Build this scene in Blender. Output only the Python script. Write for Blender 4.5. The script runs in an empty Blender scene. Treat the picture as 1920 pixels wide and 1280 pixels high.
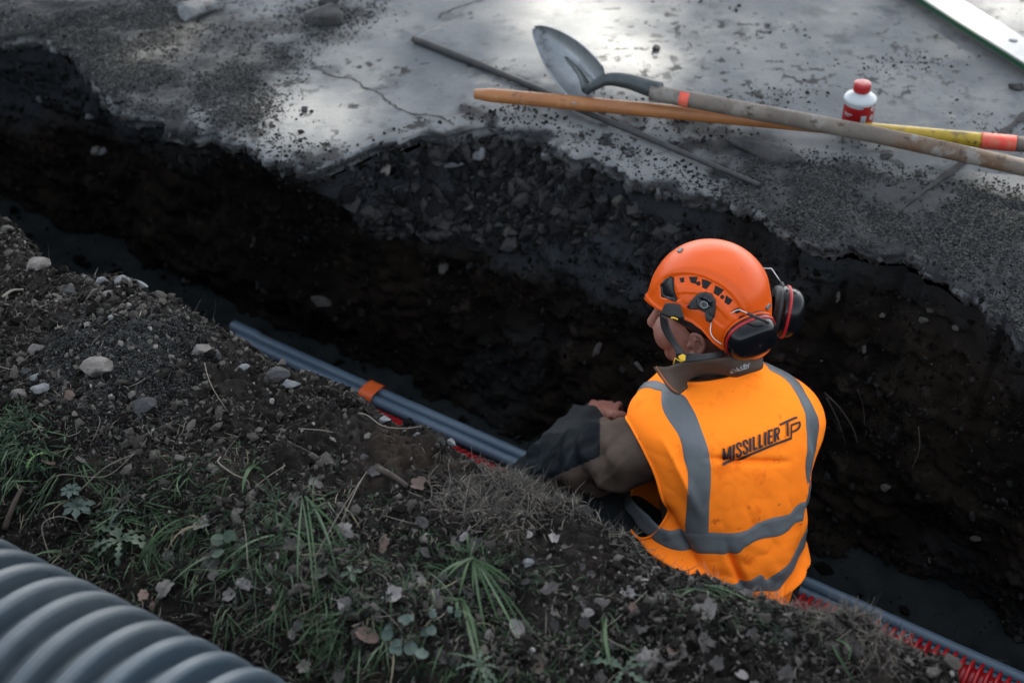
import bpy, bmesh, math, random
import numpy as np
from mathutils import Vector, Matrix, Euler
from mathutils.bvhtree import BVHTree
rng = np.random.default_rng(7)
random.seed(7)
scene = bpy.context.scene
COL = scene.collection
# ------------------------------------------------------------------ camera, world, sun, exposure
cam_d = bpy.data.cameras.new('camera'); cam = bpy.data.objects.new('camera', cam_d); COL.objects.link(cam)
CAM_H = 1.75; PITCH = math.radians(37)
cam.location = (0, 0, CAM_H); cam.rotation_euler = (math.radians(90) - PITCH, 0, 0)
cam_d.sensor_width = 36; cam_d.lens = 50; cam_d.clip_start = .05; cam_d.clip_end = 500
cam_d.dof.use_dof = True; cam_d.dof.focus_distance = 2.84; cam_d.dof.aperture_fstop = 2.7; cam_d.dof.aperture_blades = 7
scene.camera = cam
SUN_EL = math.radians(43); SUN_AZ = math.radians(16)          # azimuth clockwise from +Y
to_sun = Vector((math.sin(SUN_AZ) * math.cos(SUN_EL), math.cos(SUN_AZ) * math.cos(SUN_EL), math.sin(SUN_EL)))
world = bpy.data.worlds.new('World'); scene.world = world; world.use_nodes = True
wn = world.node_tree.nodes; wl = world.node_tree.links
bg = wn['Background']; sky = wn.new('ShaderNodeTexSky'); sky.sky_type = 'NISHITA'; sky.sun_disc = False
sky.sun_elevation = SUN_EL; sky.sun_rotation = SUN_AZ; sky.air_density = 1.0; sky.dust_density = 2.0
hs = wn.new('ShaderNodeHueSaturation'); hs.inputs['Saturation'].default_value = .36; hs.inputs['Hue'].default_value = .486
wl.new(sky.outputs[0], hs.inputs['Color']); wl.new(hs.outputs[0], bg.inputs['Color']); bg.inputs['Strength'].default_value = .12
sun_d = bpy.data.lights.new('sun', 'SUN'); sun_d.energy = 5.0; sun_d.angle = math.radians(1.1); sun_d.color = (1, .93, .82)
sun = bpy.data.objects.new('sun', sun_d); COL.objects.link(sun)
sun.rotation_euler = (-to_sun).to_track_quat('-Z', 'Y').to_euler(); sun.location = (3, 10, 9)
vs = scene.view_settings; vs.view_transform = 'Standard'; vs.look = 'None'; vs.gamma = 1; vs.exposure = 2.6
scene.render.engine = 'CYCLES'
scene.cycles.use_denoising = True
scene.cycles.max_bounces = 6

# ------------------------------------------------------------------ small tools
FPX = 1920 * 50 / 36; CP, SP = math.cos(PITCH), math.sin(PITCH)
def ray(px, py):
    return np.array([(px - 960) / FPX, CP + (640 - py) / FPX * SP, -SP + (640 - py) / FPX * CP])
def at(px, py, z=0.):
    d = ray(px, py); k = (z - CAM_H) / d[2]; return d * k + np.array([0, 0, CAM_H])
def atd(px, py, depth):
    return ray(px, py) * depth + np.array([0, 0, CAM_H])
TA = math.radians(34)
T = np.array([-math.cos(TA), math.sin(TA)]); N = np.array([math.sin(TA), math.cos(TA)])

def hash3(ix, iy, iz, seed):
    h = (ix * 374761393 + iy * 668265263 + iz * 2147483647 + seed * 974634777) & 0xFFFFFFFF
    h = ((h ^ (h >> 13)) * 1274126177) & 0xFFFFFFFF
    h = (h ^ (h >> 16)) & 0xFFFFFFFF
    return h.astype(np.float64) / 0xFFFFFFFF * 2 - 1
def noise3(x, y, z, seed=0):
    x, y, z = np.broadcast_arrays(np.asarray(x, float), np.asarray(y, float), np.asarray(z, float))
    fx, fy, fz = np.floor(x), np.floor(y), np.floor(z)
    ix, iy, iz = fx.astype(np.int64), fy.astype(np.int64), fz.astype(np.int64)
    u, v, w = x - fx, y - fy, z - fz
    u, v, w = u * u * (3 - 2 * u), v * v * (3 - 2 * v), w * w * (3 - 2 * w)
    r = 0
    for a in (0, 1):
        for b in (0, 1):
            for c in (0, 1):
                r = r + hash3(ix + a, iy + b, iz + c, seed) * (u if a else 1 - u) * (v if b else 1 - v) * (w if c else 1 - w)
    return r
def fbm(x, y, z=0., octv=4, seed=0, ridge=False):
    r = 0; a = 1; f = 1; tot = 0
    for o in range(octv):
        n = noise3(np.asarray(x) * f + 17.3 * o, np.asarray(y) * f + 5.1 * o, np.asarray(z) * f, seed + o)
        if ridge: n = 1 - 2 * np.abs(n)
        r = r + a * n; tot += a; a *= .5; f *= 2.03
    return r / tot
def sstep(a, b, x):
    t = np.clip((np.asarray(x, float) - a) / (b - a), 0, 1); return t * t * (3 - 2 * t)

def mesh_np(name, V, Fq, mat=None, attr=None, smooth=True, mats=None, midx=None):
    """V (n,3), Fq (m,k) or list of arrays"""
    me = bpy.data.meshes.new(name)
    if isinstance(Fq, list):
        me.from_pydata([tuple(v) for v in V], [], [tuple(f) for f in Fq])
    else:
        V = np.ascontiguousarray(V, dtype=np.float32); Fq = np.ascontiguousarray(Fq, dtype=np.int32)
        k = Fq.shape[1]
        me.vertices.add(len(V)); me.vertices.foreach_set('co', V.ravel())
        me.loops.add(Fq.size); me.loops.foreach_set('vertex_index', Fq.ravel())
        me.polygons.add(len(Fq)); me.polygons.foreach_set('loop_start', np.arange(0, Fq.size, k, dtype=np.int32))
        me.update(calc_edges=True)
    if attr is not None:
        for an, av in attr.items():
            A = me.attributes.new(an, 'FLOAT', 'POINT'); A.data.foreach_set('value', np.ascontiguousarray(av, dtype=np.float32).ravel())
    if mat: me.materials.append(mat)
    if mats:
        for m in mats: me.materials.append(m)
        if midx is not None: me.polygons.foreach_set('material_index', np.ascontiguousarray(midx, dtype=np.int32))
    me.polygons.foreach_set('use_smooth', np.full(len(me.polygons), smooth))
    me.validate(); me.update()
    return me
def link(name, me, parent=None, **kw):
    o = bpy.data.objects.new(name, me); COL.objects.link(o)
    if parent is not None: o.parent = parent
    for k, v in kw.items(): o[k] = v
    return o
def empty(name, loc, **kw):
    o = bpy.data.objects.new(name, None); COL.objects.link(o); o.location = loc; o.empty_display_size = .1
    for k, v in kw.items(): o[k] = v
    bpy.context.view_layer.update()
    return o
def part(name, me, parent, label=None):
    """mesh data given in world space, parented to an Empty or mesh whose matrix is a pure translation"""
    o = bpy.data.objects.new(name, me); COL.objects.link(o); o.parent = parent
    r = parent; off = Vector((0, 0, 0))
    while r is not None: off += r.location; r = r.parent
    o.location = -off
    if label: o['label'] = label
    return o
def grid_faces(nr, nc, wrap=False):
    r = np.arange(nr - 1)[:, None]; c = np.arange(nc if wrap else nc - 1)[None, :]
    c2 = (c + 1) % nc
    a = r * nc + c; b = r * nc + c2; d = (r + 1) * nc + c; e = (r + 1) * nc + c2
    return np.stack([a, b, e, d], -1).reshape(-1, 4)
def join(parts):
    """parts: list of (V,F(k cols same))"""
    Vs, Fs, o = [], [], 0
    for V, Fc in parts:
        Vs.append(V); Fs.append(np.asarray(Fc) + o); o += len(V)
    return np.vstack(Vs), np.vstack(Fs)
def tube(pts, rad, n=10, cap=True, up=(0, 0, 1), flat=1.0):
    pts = np.asarray(pts, float); K = len(pts); rad = np.broadcast_to(np.asarray(rad, float), (K,))
    tg = np.gradient(pts, axis=0); tg /= np.linalg.norm(tg, axis=1)[:, None] + 1e-12
    ref = np.array(up, float)
    if abs(tg[0] @ ref) > .95: ref = np.array([1., 0, 0])
    a = np.cross(tg[0], ref); a /= np.linalg.norm(a); rings = []
    for i in range(K):
        a = a - (a @ tg[i]) * tg[i]; a /= np.linalg.norm(a); b = np.cross(tg[i], a)
        th = np.linspace(0, 2 * np.pi, n, endpoint=False)
        rings.append(pts[i] + rad[i] * (np.cos(th)[:, None] * a + flat * np.sin(th)[:, None] * b))
    V = np.vstack(rings); Fc = grid_faces(K, n, True)
    if cap:
        c0 = len(V); V = np.vstack([V, pts[0], pts[-1]])
        i = np.arange(n); j = (i + 1) % n
        f0 = np.stack([j, i, np.full(n, c0), np.full(n, c0)], -1); f1 = np.stack([(K - 1) * n + i, (K - 1) * n + j, np.full(n, c0 + 1), np.full(n, c0 + 1)], -1)
        # degenerate quads -> keep as quads with shared centre split: use tri fans through duplicated centre vertex
        V = np.vstack([V, pts[0], pts[-1]]); f0[:, 3] = c0 + 2; f1[:, 3] = c0 + 3
        Fc = np.vstack([Fc, f0, f1])
    return V, Fc
def smooth_path(pts, k=8):
    pts = np.asarray(pts, float); n = len(pts)
    q = np.vstack([2 * pts[0] - pts[1], pts, 2 * pts[-1] - pts[-2]]); out = []
    for i in range(1, n):
        p0, p1, p2, p3 = q[i - 1], q[i], q[i + 1], q[i + 2]
        for t in np.linspace(0, 1, k, endpoint=False):
            out.append(.5 * (2 * p1 + (p2 - p0) * t + (2 * p0 - 5 * p1 + 4 * p2 - p3) * t * t + (3 * p1 - p0 - 3 * p2 + p3) * t ** 3))
    out.append(pts[-1]); return np.array(out)
def tube_bm(pts, rad, n=10, cap=True, **k):
    return tube(pts, rad, n, cap, **k)

# ------------------------------------------------------------------ materials
def mat(name, c1, c2=None, scale=20., rough=.8, bump=0., bscale=None, tint=None, tcol=None, metal=0., spec=.5, det=6., stain=None, coords='Object', r2=None, wet=None, sheen=0., coat=0., trans=0.):
    dim = {'orange_vest_cloth': 1, 'grey_reflective_tape': .72, 'orange_helmet_shell': .57, 'worn_concrete': .57, 'tree_leaf': 1, 'grey_grit': .52, 'skin': .75}.get(name, .66)
    D_ = lambda c: None if c is None else tuple(v * dim for v in c)
    c1, c2 = D_(c1), D_(c2); spec = spec * .68
    if stain: stain = [(a_, b_, c_, D_(d_)) for a_, b_, c_, d_ in stain]
    if tint: tint = [(a_, b_, c_, D_(d_)) for a_, b_, c_, d_ in tint]
    m = bpy.data.materials.new(name); m.use_nodes = True; nt = m.node_tree; b = nt.nodes['Principled BSDF']; L = nt.links
    tc = nt.nodes.new('ShaderNodeTexCoord'); src = tc.outputs[coords]
    def nz(s, d=det, r=.6):
        t = nt.nodes.new('ShaderNodeTexNoise'); t.inputs['Scale'].default_value = s; t.inputs['Detail'].default_value = d; t.inputs['Roughness'].default_value = r
        L.new(src, t.inputs['Vector']); return t
    def mix(f, a, c, blend='MIX'):
        x = nt.nodes.new('ShaderNodeMix'); x.data_type = 'RGBA'; x.blend_type = blend
        for sock, v in ((0, f), (6, a), (7, c)):
            if hasattr(v, 'is_output'): L.new(v, x.inputs[sock])
            elif sock == 0: x.inputs[0].default_value = v
            else: x.inputs[sock].default_value = (*v, 1)
        return x.outputs[2]
    def ramp(v, lo, hi):
        x = nt.nodes.new('ShaderNodeMapRange'); x.interpolation_type = 'SMOOTHSTEP'; x.inputs[1].default_value = lo; x.inputs[2].default_value = hi; L.new(v, x.inputs[0]); return x.outputs[0]
    col = c1
    if c2 is not None:
        col = mix(ramp(nz(scale).outputs[0], .35, .65), c1, c2)
    if stain:
        for (sc, lo, hi, c) in stain:
            f = ramp(nz(sc, 5, .65).outputs[0], lo, hi); col = mix(f, col, c)
    if tint:
        for (an, lo, hi, c) in tint:
            a = nt.nodes.new('ShaderNodeAttribute'); a.attribute_name = an
            col = mix(ramp(a.outputs['Fac'], lo, hi), col, c)
    if hasattr(col, 'is_output'): L.new(col, b.inputs['Base Color'])
    else: b.inputs['Base Color'].default_value = (*col, 1)
    b.inputs['Roughness'].default_value = rough
    if r2 is not None:
        x = nt.nodes.new('ShaderNodeMapRange'); x.inputs[1].default_value = .35; x.inputs[2].default_value = .65
        x.inputs[3].default_value = rough; x.inputs[4].default_value = r2; L.new(nz(scale * 1.7).outputs[0], x.inputs[0]); L.new(x.outputs[0], b.inputs['Roughness'])
    b.inputs['Metallic'].default_value = metal; b.inputs['Specular IOR Level'].default_value = spec
    if sheen: b.inputs['Sheen Weight'].default_value = sheen; b.inputs['Sheen Roughness'].default_value = .5
    if coat: b.inputs['Coat Weight'].default_value = coat; b.inputs['Coat Roughness'].default_value = .15
    if trans: b.inputs['Transmission Weight'].default_value = trans
    if bump:
        bn = nt.nodes.new('ShaderNodeBump'); bn.inputs['Strength'].default_value = 1; bn.inputs['Distance'].default_value = bump
        L.new(nz(bscale or scale * 2, 8, .65).outputs[0], bn.inputs['Height']); L.new(bn.outputs[0], b.inputs['Normal'])
    return m

M = {}
M['soil'] = mat('dark_soil', (.0075, .0066, .0060), (.019, .0165, .0145), 9, .97, .006, 170, spec=.12, tint=[('sand', .25, .75, (.034, .036, .035)), ('moist', .2, .8, (.0070, .0062, .0056))], stain=[(60, .55, .7, (.036, .033, .030)), (3.5, .5, .7, (.030, .022, .0165))])
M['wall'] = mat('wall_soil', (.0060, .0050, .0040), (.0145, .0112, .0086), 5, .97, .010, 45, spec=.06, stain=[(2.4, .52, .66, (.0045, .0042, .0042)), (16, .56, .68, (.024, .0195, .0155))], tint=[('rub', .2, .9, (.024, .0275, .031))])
M['floor'] = mat('trench_bed', (.0075, .0105, .0115), (.0135, .0175, .019), 14, .9, .006, 60, spec=.15)
M['conc'] = mat('worn_concrete', (.135, .144, .152), (.20, .205, .207), 3.2, .76, .0015, 90, r2=.92, spec=.3,
                stain=[(1.3, .46, .66, (.105, .116, .127)), (7, .52, .70, (.085, .092, .10)), (34, .62, .72, (.062, .068, .073)), (120, .58, .72, (.10, .104, .107)), (4.5, .60, .72, (.25, .245, .235))],
                tint=[('grit', .15, .6, (.046, .049, .050)), ('dirt_shade', .2, .85, (.015, .0165, .0185))])  # last tint: dirt, plus painted shade in the corner and at the slab step
M['piece'] = mat('loose_pieces', (.0075, .0068, .0062), None, 20, .95, .001, 300, spec=.12,
                 tint=[('tint', .30, .97, (.115, .105, .095)), ('tint', .965, .999, (.26, .25, .24))])
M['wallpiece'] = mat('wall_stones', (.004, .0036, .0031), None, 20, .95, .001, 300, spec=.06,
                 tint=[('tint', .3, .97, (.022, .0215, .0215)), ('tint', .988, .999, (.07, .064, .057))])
M['grit'] = mat('grey_grit', (.028, .030, .031), None, 20, .95, 0, spec=.12, tint=[('tint', .1, .9, (.092, .095, .092)), ('tint', .88, .96, (.022, .022, .024))])
M['crumb'] = mat('soil_crumbs', (.010, .010, .011), None, 20, .95, 0, spec=.12, tint=[('tint', .2, .95, (.045, .045, .046))])
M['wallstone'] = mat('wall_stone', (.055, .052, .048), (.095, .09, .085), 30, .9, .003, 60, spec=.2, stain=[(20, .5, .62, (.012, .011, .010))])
M['stone'] = mat('pale_stone', (.105, .094, .087), (.175, .162, .153), 30, .9, .003, 60, stain=[(14, .5, .62, (.035, .030, .026))])
M['darkstone'] = mat('dark_stone', (.022, .0225, .023), (.05, .05, .053), 30, .9, .003, 60, stain=[(14, .55, .7, (.035, .03, .028))])
M['greystone'] = mat('grey_stone', (.10, .106, .113), (.155, .163, .171), 30, .85, .003, 50, stain=[(14, .54, .66, (.04, .038, .036))])

# ------------------------------------------------------------------ edges of the trench
far_px = [(-420, -60), (-200, 30), (0, 62), (60, 62), (122, 92), (150, 135), (190, 165), (250, 205), (330, 235), (410, 255), (450, 267), (520, 300), (600, 312), (640, 298), (700, 268), (780, 252), (850, 243), (890, 233), (950, 236), (1000, 258), (1040, 278), (1100, 290), (1180, 330), (1260, 352), (1340, 368), (1420, 388), (1445, 412), (1470, 434), (1530, 450), (1600, 466), (1700, 485), (1760, 520), (1830, 560), (1880, 600), (1935, 640), (2050, 700), (2300, 840)]
near_px = [(-250, 300), (-60, 370), (0, 405), (50, 440), (75, 485), (140, 510), (210, 520), (270, 535), (300, 560), (345, 590), (380, 620), (440, 632), (500, 662), (540, 688), (590, 692), (640, 712), (700, 748), (760, 785), (800, 800), (850, 832), (890, 852), (950, 885), (1000, 915), (1060, 928), (1100, 950), (1140, 970), (1190, 985), (1215, 1022), (1260, 1048), (1330, 1065), (1400, 1093), (1440, 1092), (1480, 1115), (1530, 1132), (1620, 1165), (1700, 1198), (1770, 1212), (1790, 1240), (1805, 1310), (1850, 1400), (2100, 1550)]
def edge_fn(px, z):
    A = np.array([at(a, b, z)[:2] for a, b in px]); s = A @ T; n = A @ N
    i = np.argsort(s); return s[i], n[i]
FS, FN = edge_fn(far_px, 0.); NS, NN = edge_fn(near_px, .02)
FLOOR = -.75
_kr = np.random.default_rng(5)
KS = np.cumsum(_kr.uniform(.010, .060, 400)) - 2.0; KO = _kr.normal(size=400) * .013
KS2 = np.cumsum(_kr.uniform(.006, .022, 900)) - 2.0; KO2 = _kr.normal(size=900) * .005
def far_n(s):
    s = np.asarray(s, float)
    return np.interp(s, FS, FN) + .014 * fbm(s * 9, 0.3, 0, 3, 3) + np.interp(s, KS, KO) + np.interp(s, KS2, KO2)
def near_n(s):
    s = np.asarray(s, float)
    return np.interp(s, NS, NN) + .010 * fbm(s * 12, 3.3, 0, 4, 13)
def spaced(lo, hi, step, out, grow=1.25):
    fine = list(np.arange(lo, hi + step / 2, step)); g = step; a = fine[-1]; b = fine[0]; up = []; dn = []
    while a < out: g *= grow; a += g; up.append(a)
    g = step
    while b > -out: g *= grow; b -= g; dn.append(b)
    return np.array(dn[::-1] + fine + up)
def xy(s, n): return s * T[0] + n * N[0], s * T[1] + n * N[1]

# blobs on the pavement for grit, dirt and painted shade (px, py, radius m, strength)
def blobs(L, x, y):
    r = 0
    for (px, py, rad, st) in L:
        c = at(px, py); r = r + st * np.exp(-(((x - c[0]) ** 2 + (y - c[1]) ** 2) / rad ** 2))
    return r
grit_b = [(60, 20, .25, 1), (180, 90, .2, 1), (300, 120, .2, 1), (420, 160, .16, .9), (560, 60, .16, .5), (640, 20, .2, .4), (480, 130, .12, .6), (330, 30, .2, .8), (250, 170, .15, 1), (450, 220, .10, .8),
          (1500, 390, .16, .9), (1600, 430, .2, 1.2), (1700, 460, .2, 1.2), (1800, 500, .2, 1.2), (1900, 560, .22, 1.2), (1800, 400, .14, .7), (1900, 480, .15, .9), (1560, 340, .10, .7), (1420, 330, .10, .6), (2050, 560, .3, 1)]
dirt_shade_b = [(40, 10, .30, 1.1), (130, 30, .22, .8), (170, 140, .10, .7), (330, 225, .08, .6), (450, 250, .06, .5), (620, 290, .05, .5), (640, 130, .12, .5), (960, 300, .12, .5), (1420, 300, .13, .9), (1330, 240, .10, .7), (1250, 245, .08, .6), (1180, 215, .06, .5), (1630, 260, .07, .5), (700, 200, .1, .4), (880, 210, .08, .5), (1000, 200, .05, .5), (1120, 250, .08, .5),
          (1480, 380, .12, .5), (1650, 430, .14, .7), (1750, 470, .13, .6), (1880, 570, .15, .6), (100, 30, .3, .7), (180, 95, .12, .5)]  # top left blobs paint the sunless corner dark, the others are dirt
def plate_line(x, y):
    A = at(770, 72)[:2]; B = at(1440, 352)[:2]; d = (B - A) / np.linalg.norm(B - A); nn = np.array([-d[1], d[0]])
    return (x - A[0]) * d[0] + (y - A[1]) * d[1], (x - A[0]) * nn[0] + (y - A[1]) * nn[1], np.linalg.norm(B - A)
def pave_z(x, y, g):
    z = .0035 * fbm(x * 3, y * 3, 0, 3, 21) + .0012 * fbm(x * 25, y * 25, 0, 3, 22)
    return z + np.clip(g, 0, 1.3) * (.006 + .008 * fbm(x * 18, y * 18, 0, 4, 23) + .004 * fbm(x * 70, y * 70, 0, 2, 24))

# ------------------------------------------------------------------ pavement (far side)
S = spaced(-.25, 4.0, .0065, 60)
rows = np.concatenate([np.arange(0, 2.3, .0095), 2.3 + np.cumsum(.015 * 1.07 ** np.arange(150))]); rows = rows[rows < 70]; rows = np.append(rows, 70)
Sg, Rg = np.meshgrid(S, rows); nn_ = far_n(Sg) + Rg
X, Y = xy(Sg, nn_)
G = blobs(grit_b, X, Y); Dm = blobs(dirt_shade_b, X, Y)
Dm = Dm + .95 * np.exp(-Rg / (.05 + .05 * (1 + fbm(Sg * 5, 1.5, 0, 3, 33)))) * sstep(-.35, .45, fbm(X * 14, Y * 14, 0, 4, 34)) + .35 * sstep(.25, .6, fbm(X * 9, Y * 9, 0, 4, 31)) * (Rg < .3)
Gn = G * (.75 + .6 * fbm(X * 12, Y * 12, 0, 4, 30)); Dn = Dm * (.7 + .9 * fbm(X * 16, Y * 16, 0, 4, 32))
Z = pave_z(X, Y, G)
def inpoly(a, b, poly):
    r = np.zeros(a.shape, bool); n = len(poly); j = n - 1
    for i in range(n):
        xi, yi = poly[i]; xj_, yj_ = poly[j]; c = ((yi > b) != (yj_ > b)) & (a < (xj_ - xi) * (b - yi) / (yj_ - yi + 1e-9) + xi); r ^= c; j = i
    return r
A2 = lambda a, b: tuple(at(a, b, .0)[:2])
layer = [A2(772, 76), A2(850, 106), A2(940, 140), A2(1020, 172), A2(1090, 204), A2(1180, 242), A2(1290, 290), A2(1370, 324), A2(1425, 347), A2(1540, 345), A2(1640, 385), A2(1720, 425), A2(1830, 470), A2(1960, 560), (6, 2.2), (6.2, 5.2), (5, 60), (1.4, 60.), A2(1000, -130), A2(900, -30), A2(860, 36)]
jx = .007 * fbm(X * 22, Y * 22, 1., 3, 90); jy = .007 * fbm(X * 22, Y * 22, 7., 3, 91)
Lm = inpoly(X + jx, Y + jy, layer).astype(float); Lm = (Lm + np.roll(Lm, 1, 0) + np.roll(Lm, 1, 1) + np.roll(Lm, -1, 1)) / 4
pl_, pn_, plen = plate_line(X, Y); lh = .006 * (1 - sstep(plen * .35, plen * 1.0, pl_)) + .003
ZL = Z + Lm * lh
edgeface = np.abs(np.gradient(Lm, axis=0)) + np.abs(np.gradient(Lm, axis=1))
step_shade = np.exp(-((pn_ + .006 + .004 * fbm(pl_ * 25, 1., 0, 3, 97)) / .007) ** 2) * (pl_ > -.0) * (pl_ < plen * .99) * (pn_ < .006) * (.75 + .5 * fbm(X * 30, Y * 30, 0, 3, 93))  # shadow line under the slab edge, painted dark into the colour
Z = ZL
spk = sstep(.16, .42, fbm(X * 38, Y * 42, 0, 4, 94)) * sstep(-.05, .4, fbm(X * 2.6, Y * 2.6, 3., 3, 95)) * .75 + sstep(.42, .60, fbm(X * 17, Y * 20, 0, 4, 96)) * .6
Dn = Dn + step_shade * .5 + spk * (Rg < 3)
Z = Z - .006 * np.exp(-Rg / .012)
# lip rows: broken asphalt face going down
lip = [];
for k, (dn, dz) in enumerate([(0.0, -.006), (-.004, -.014), (-.004, -.024), (-.002, -.034), (.002, -.044), (.012, -.052), (.04, -.056), (.10, -.058)]):
    s = S; dz = dz * (.75 + .5 * fbm(s * 7, 4., 0, 3, 44)); nj = far_n(s) + dn + .013 * fbm(s * 34, dz * 50, 0, 3, 41) * (dz < -.006) + .010 * fbm(s * 90, dz * 90, 0, 2, 45) * (dz < -.006); x, y = xy(s, nj)
    lip.append((x, y, dz + Z[0] - .0 + .004 * fbm(s * 30, k * .3, 0, 2, 42)))
Xa = np.vstack([np.array([l[0] for l in lip[::-1]]), X]); Ya = np.vstack([np.array([l[1] for l in lip[::-1]]), Y]); Za = np.vstack([np.array([l[2] for l in lip[::-1]]), Z])
ga = np.vstack([np.zeros((len(lip), len(S))), Gn]); da = np.vstack([np.full((len(lip), len(S)), .62) + .5 * fbm(np.tile(S * 20, (len(lip), 1)), np.arange(len(lip))[:, None] * .4, 0, 3, 43), Dn])
me = mesh_np('pavement', np.stack([Xa, Ya, Za], -1).reshape(-1, 3), grid_faces(len(Xa), len(S)), M['conc'], {'grit': ga, 'dirt_shade': da})
pavement = link('pavement', me, kind='structure')
PAVE = dict(P=np.stack([X, Y, Z], -1), G=G); LIPG = np.stack([Xa[:9], Ya[:9], Za[:9]], -1)

# ------------------------------------------------------------------ far trench wall
def wall_base(s): return 2.44 + .04 * fbm(np.asarray(s) * 1.5, 9., 0, 2, 51)
hw = np.linspace(0, 1, 110)
Sg, Hg = np.meshgrid(S, hw); Zw = -.045 + (FLOOR + .045) * Hg
top = far_n(Sg) + .022; base = wall_base(Sg)
prof = Hg + .12 * np.sin(Hg * np.pi)
out = top + (base - top) * np.where(base < top, prof ** .9, np.clip(Hg * 3, 0, 1))
rubm = sstep(1.15, 1.35, Sg) * (1 - sstep(2.0, 2.15, Sg))
amp = sstep(0, .12, Hg)
x0, y0 = xy(Sg, out)
out2 = out - amp * (.065 * fbm(x0 * 4, y0 * 4, Zw * 5, 4, 52) - .030 * fbm(x0 * 13, y0 * 13, Zw * 15, 4, 53, True) + .016 * fbm(x0 * 1.5, y0 * 1.5, Zw * 24, 3, 57) + .008 * fbm(x0 * 60, y0 * 60, Zw * 60, 2, 54)) - .02 * rubm * np.sin(np.clip(Hg * 2.2, 0, 1) * np.pi)
Xw, Yw = xy(Sg, out2); Zw2 = Zw + amp * .012 * fbm(x0 * 20, y0 * 20, Zw * 20, 2, 55)
rub = .8 * sstep(2.45, 2.8, Sg) * (1 - sstep(.25, .55, Hg)) + rubm * (1 - sstep(.2, .5, Hg)) * 1.2 + .5 * (1 - sstep(0.02, .3, Hg)) + .45 * sstep(.1, .5, fbm(x0 * 3, y0 * 3, Zw * 3, 3, 56))
Pw = np.stack([Xw, Yw, Zw2], -1); Hgw = Hg
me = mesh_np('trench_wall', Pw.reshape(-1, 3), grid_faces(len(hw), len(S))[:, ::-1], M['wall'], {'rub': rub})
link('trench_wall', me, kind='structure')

# ------------------------------------------------------------------ trench floor
S2 = spaced(-.5, 4.2, .02, 60); nr = np.linspace(1.35, 2.75, 60)
Sg, Ng = np.meshgrid(S2, nr); X, Y = xy(Sg, Ng)
Z = FLOOR + .026 * fbm(X * 5, Y * 5, 0, 4, 61) + .012 * fbm(X * 25, Y * 25, 0, 3, 62) + .06 * sstep(2.38, 2.6, Ng)
me = mesh_np('trench_floor', np.stack([X, Y, Z], -1).reshape(-1, 3), grid_faces(len(nr), len(S2)), M['floor'])
link('trench_floor', me, kind='structure'); FLOORP = np.stack([X, Y, Z], -1)

# ------------------------------------------------------------------ near bank
mound_c = at(235, 640, .06); m2 = at(330, 700, .03)
def bank_z(s, n, d):
    x, y = xy(s, n)
    z = .025 * sstep(0, .03, d) - .012 - .20 * np.clip(d - .22, 0, 1.3) - .05 * sstep(.45, .8, d)
    z = z + .012 * (fbm(x * 5, y * 5, 0, 3, 71) + .3)
    z = z - .014 * sstep(1.0, .8, s) * sstep(.3, .1, d) + .024 * (np.exp(-((s - .415) / .035) ** 2) + .6 * np.exp(-((s - .335) / .02) ** 2)) * sstep(.2, .05, d)
    z = z + .07 * np.exp(-(((x - mound_c[0]) / .16) ** 2 + ((y - mound_c[1]) / .13) ** 2))
    near = 1 - sstep(1.0, 2.0, d)
    z = z + .020 * near * fbm(x * 7, y * 7, 4., 3, 70) * sstep(0, .08, d) + near * (.016 * fbm(x * 14, y * 14, 0, 3, 72) - .012 * fbm(x * 38, y * 38, 0, 3, 73, True) + .008 * fbm(x * 95, y * 95, 0, 2, 74))
    # a little step where the turf hangs over
    g = sstep(.40, .52, d + .05 * fbm(s * 6, 2., 0, 3, 75)); z = z + .03 * sstep(.25, .38, d) * (1 - g)
    return z
S3 = spaced(.0, 2.9, .0048, 60)
rows = np.concatenate([np.arange(0, .95, .0048), .95 + np.cumsum(.006 * 1.06 ** np.arange(120))]); rows = rows[rows < 60]; rows = np.append(rows, 60)
Sg, Rg = np.meshgrid(S3, rows); nE = near_n(Sg); Ng = nE - Rg
X, Y = xy(Sg, Ng); Z = bank_z(Sg, Ng, Rg) + .022
Z = Z + .022 * fbm(Sg * 9, 0.5, 0, 3, 76) * np.exp(-Rg / .05)
down = []
for k, dz in enumerate([.004, .012, .025, .05, .09, .15, .25, .4, .6, .8]):
    nj = near_n(S3) + .006 - .05 * min(1, dz * 4) + .03 * fbm(S3 * 6, dz * 6, 0, 4, 77) * min(1, dz * 12); x, y = xy(S3, nj); down.append((x, y, Z[0] - dz))
Xa = np.vstack([np.array([l[0] for l in down[::-1]]), X]); Ya = np.vstack([np.array([l[1] for l in down[::-1]]), Y]); Za = np.vstack([np.array([l[2] for l in down[::-1]]), Z])
sand = np.exp(-(((X - mound_c[0]) / .17) ** 2 + ((Y - mound_c[1]) / .15) ** 2)) * 1.2 + .9 * np.exp(-(((X - at(260, 780)[0]) / .12) ** 2 + ((Y - at(260, 780)[1]) / .12) ** 2))
sand = sand * (.8 + .5 * fbm(X * 14, Y * 14, 0, 4, 78)); moist = sstep(-.1, .35, fbm(X * 4, Y * 4, 0, 4, 79)) * .8 + sstep(.42, .62, Rg)
sa = np.vstack([np.zeros((len(down), len(S3))), sand]); mo = np.vstack([np.ones((len(down), len(S3))), moist])
Pb = np.stack([X, Y, Z], -1)
me = mesh_np('soil_bank', np.stack([Xa, Ya, Za], -1).reshape(-1, 3), grid_faces(len(Xa), len(S3))[:, ::-1], M['soil'], {'sand': sa, 'moist': mo})
bank = link('soil_bank', me, kind='structure')
BANK = dict(P=Pb, R=Rg, sand=sand, S=Sg)
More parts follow.
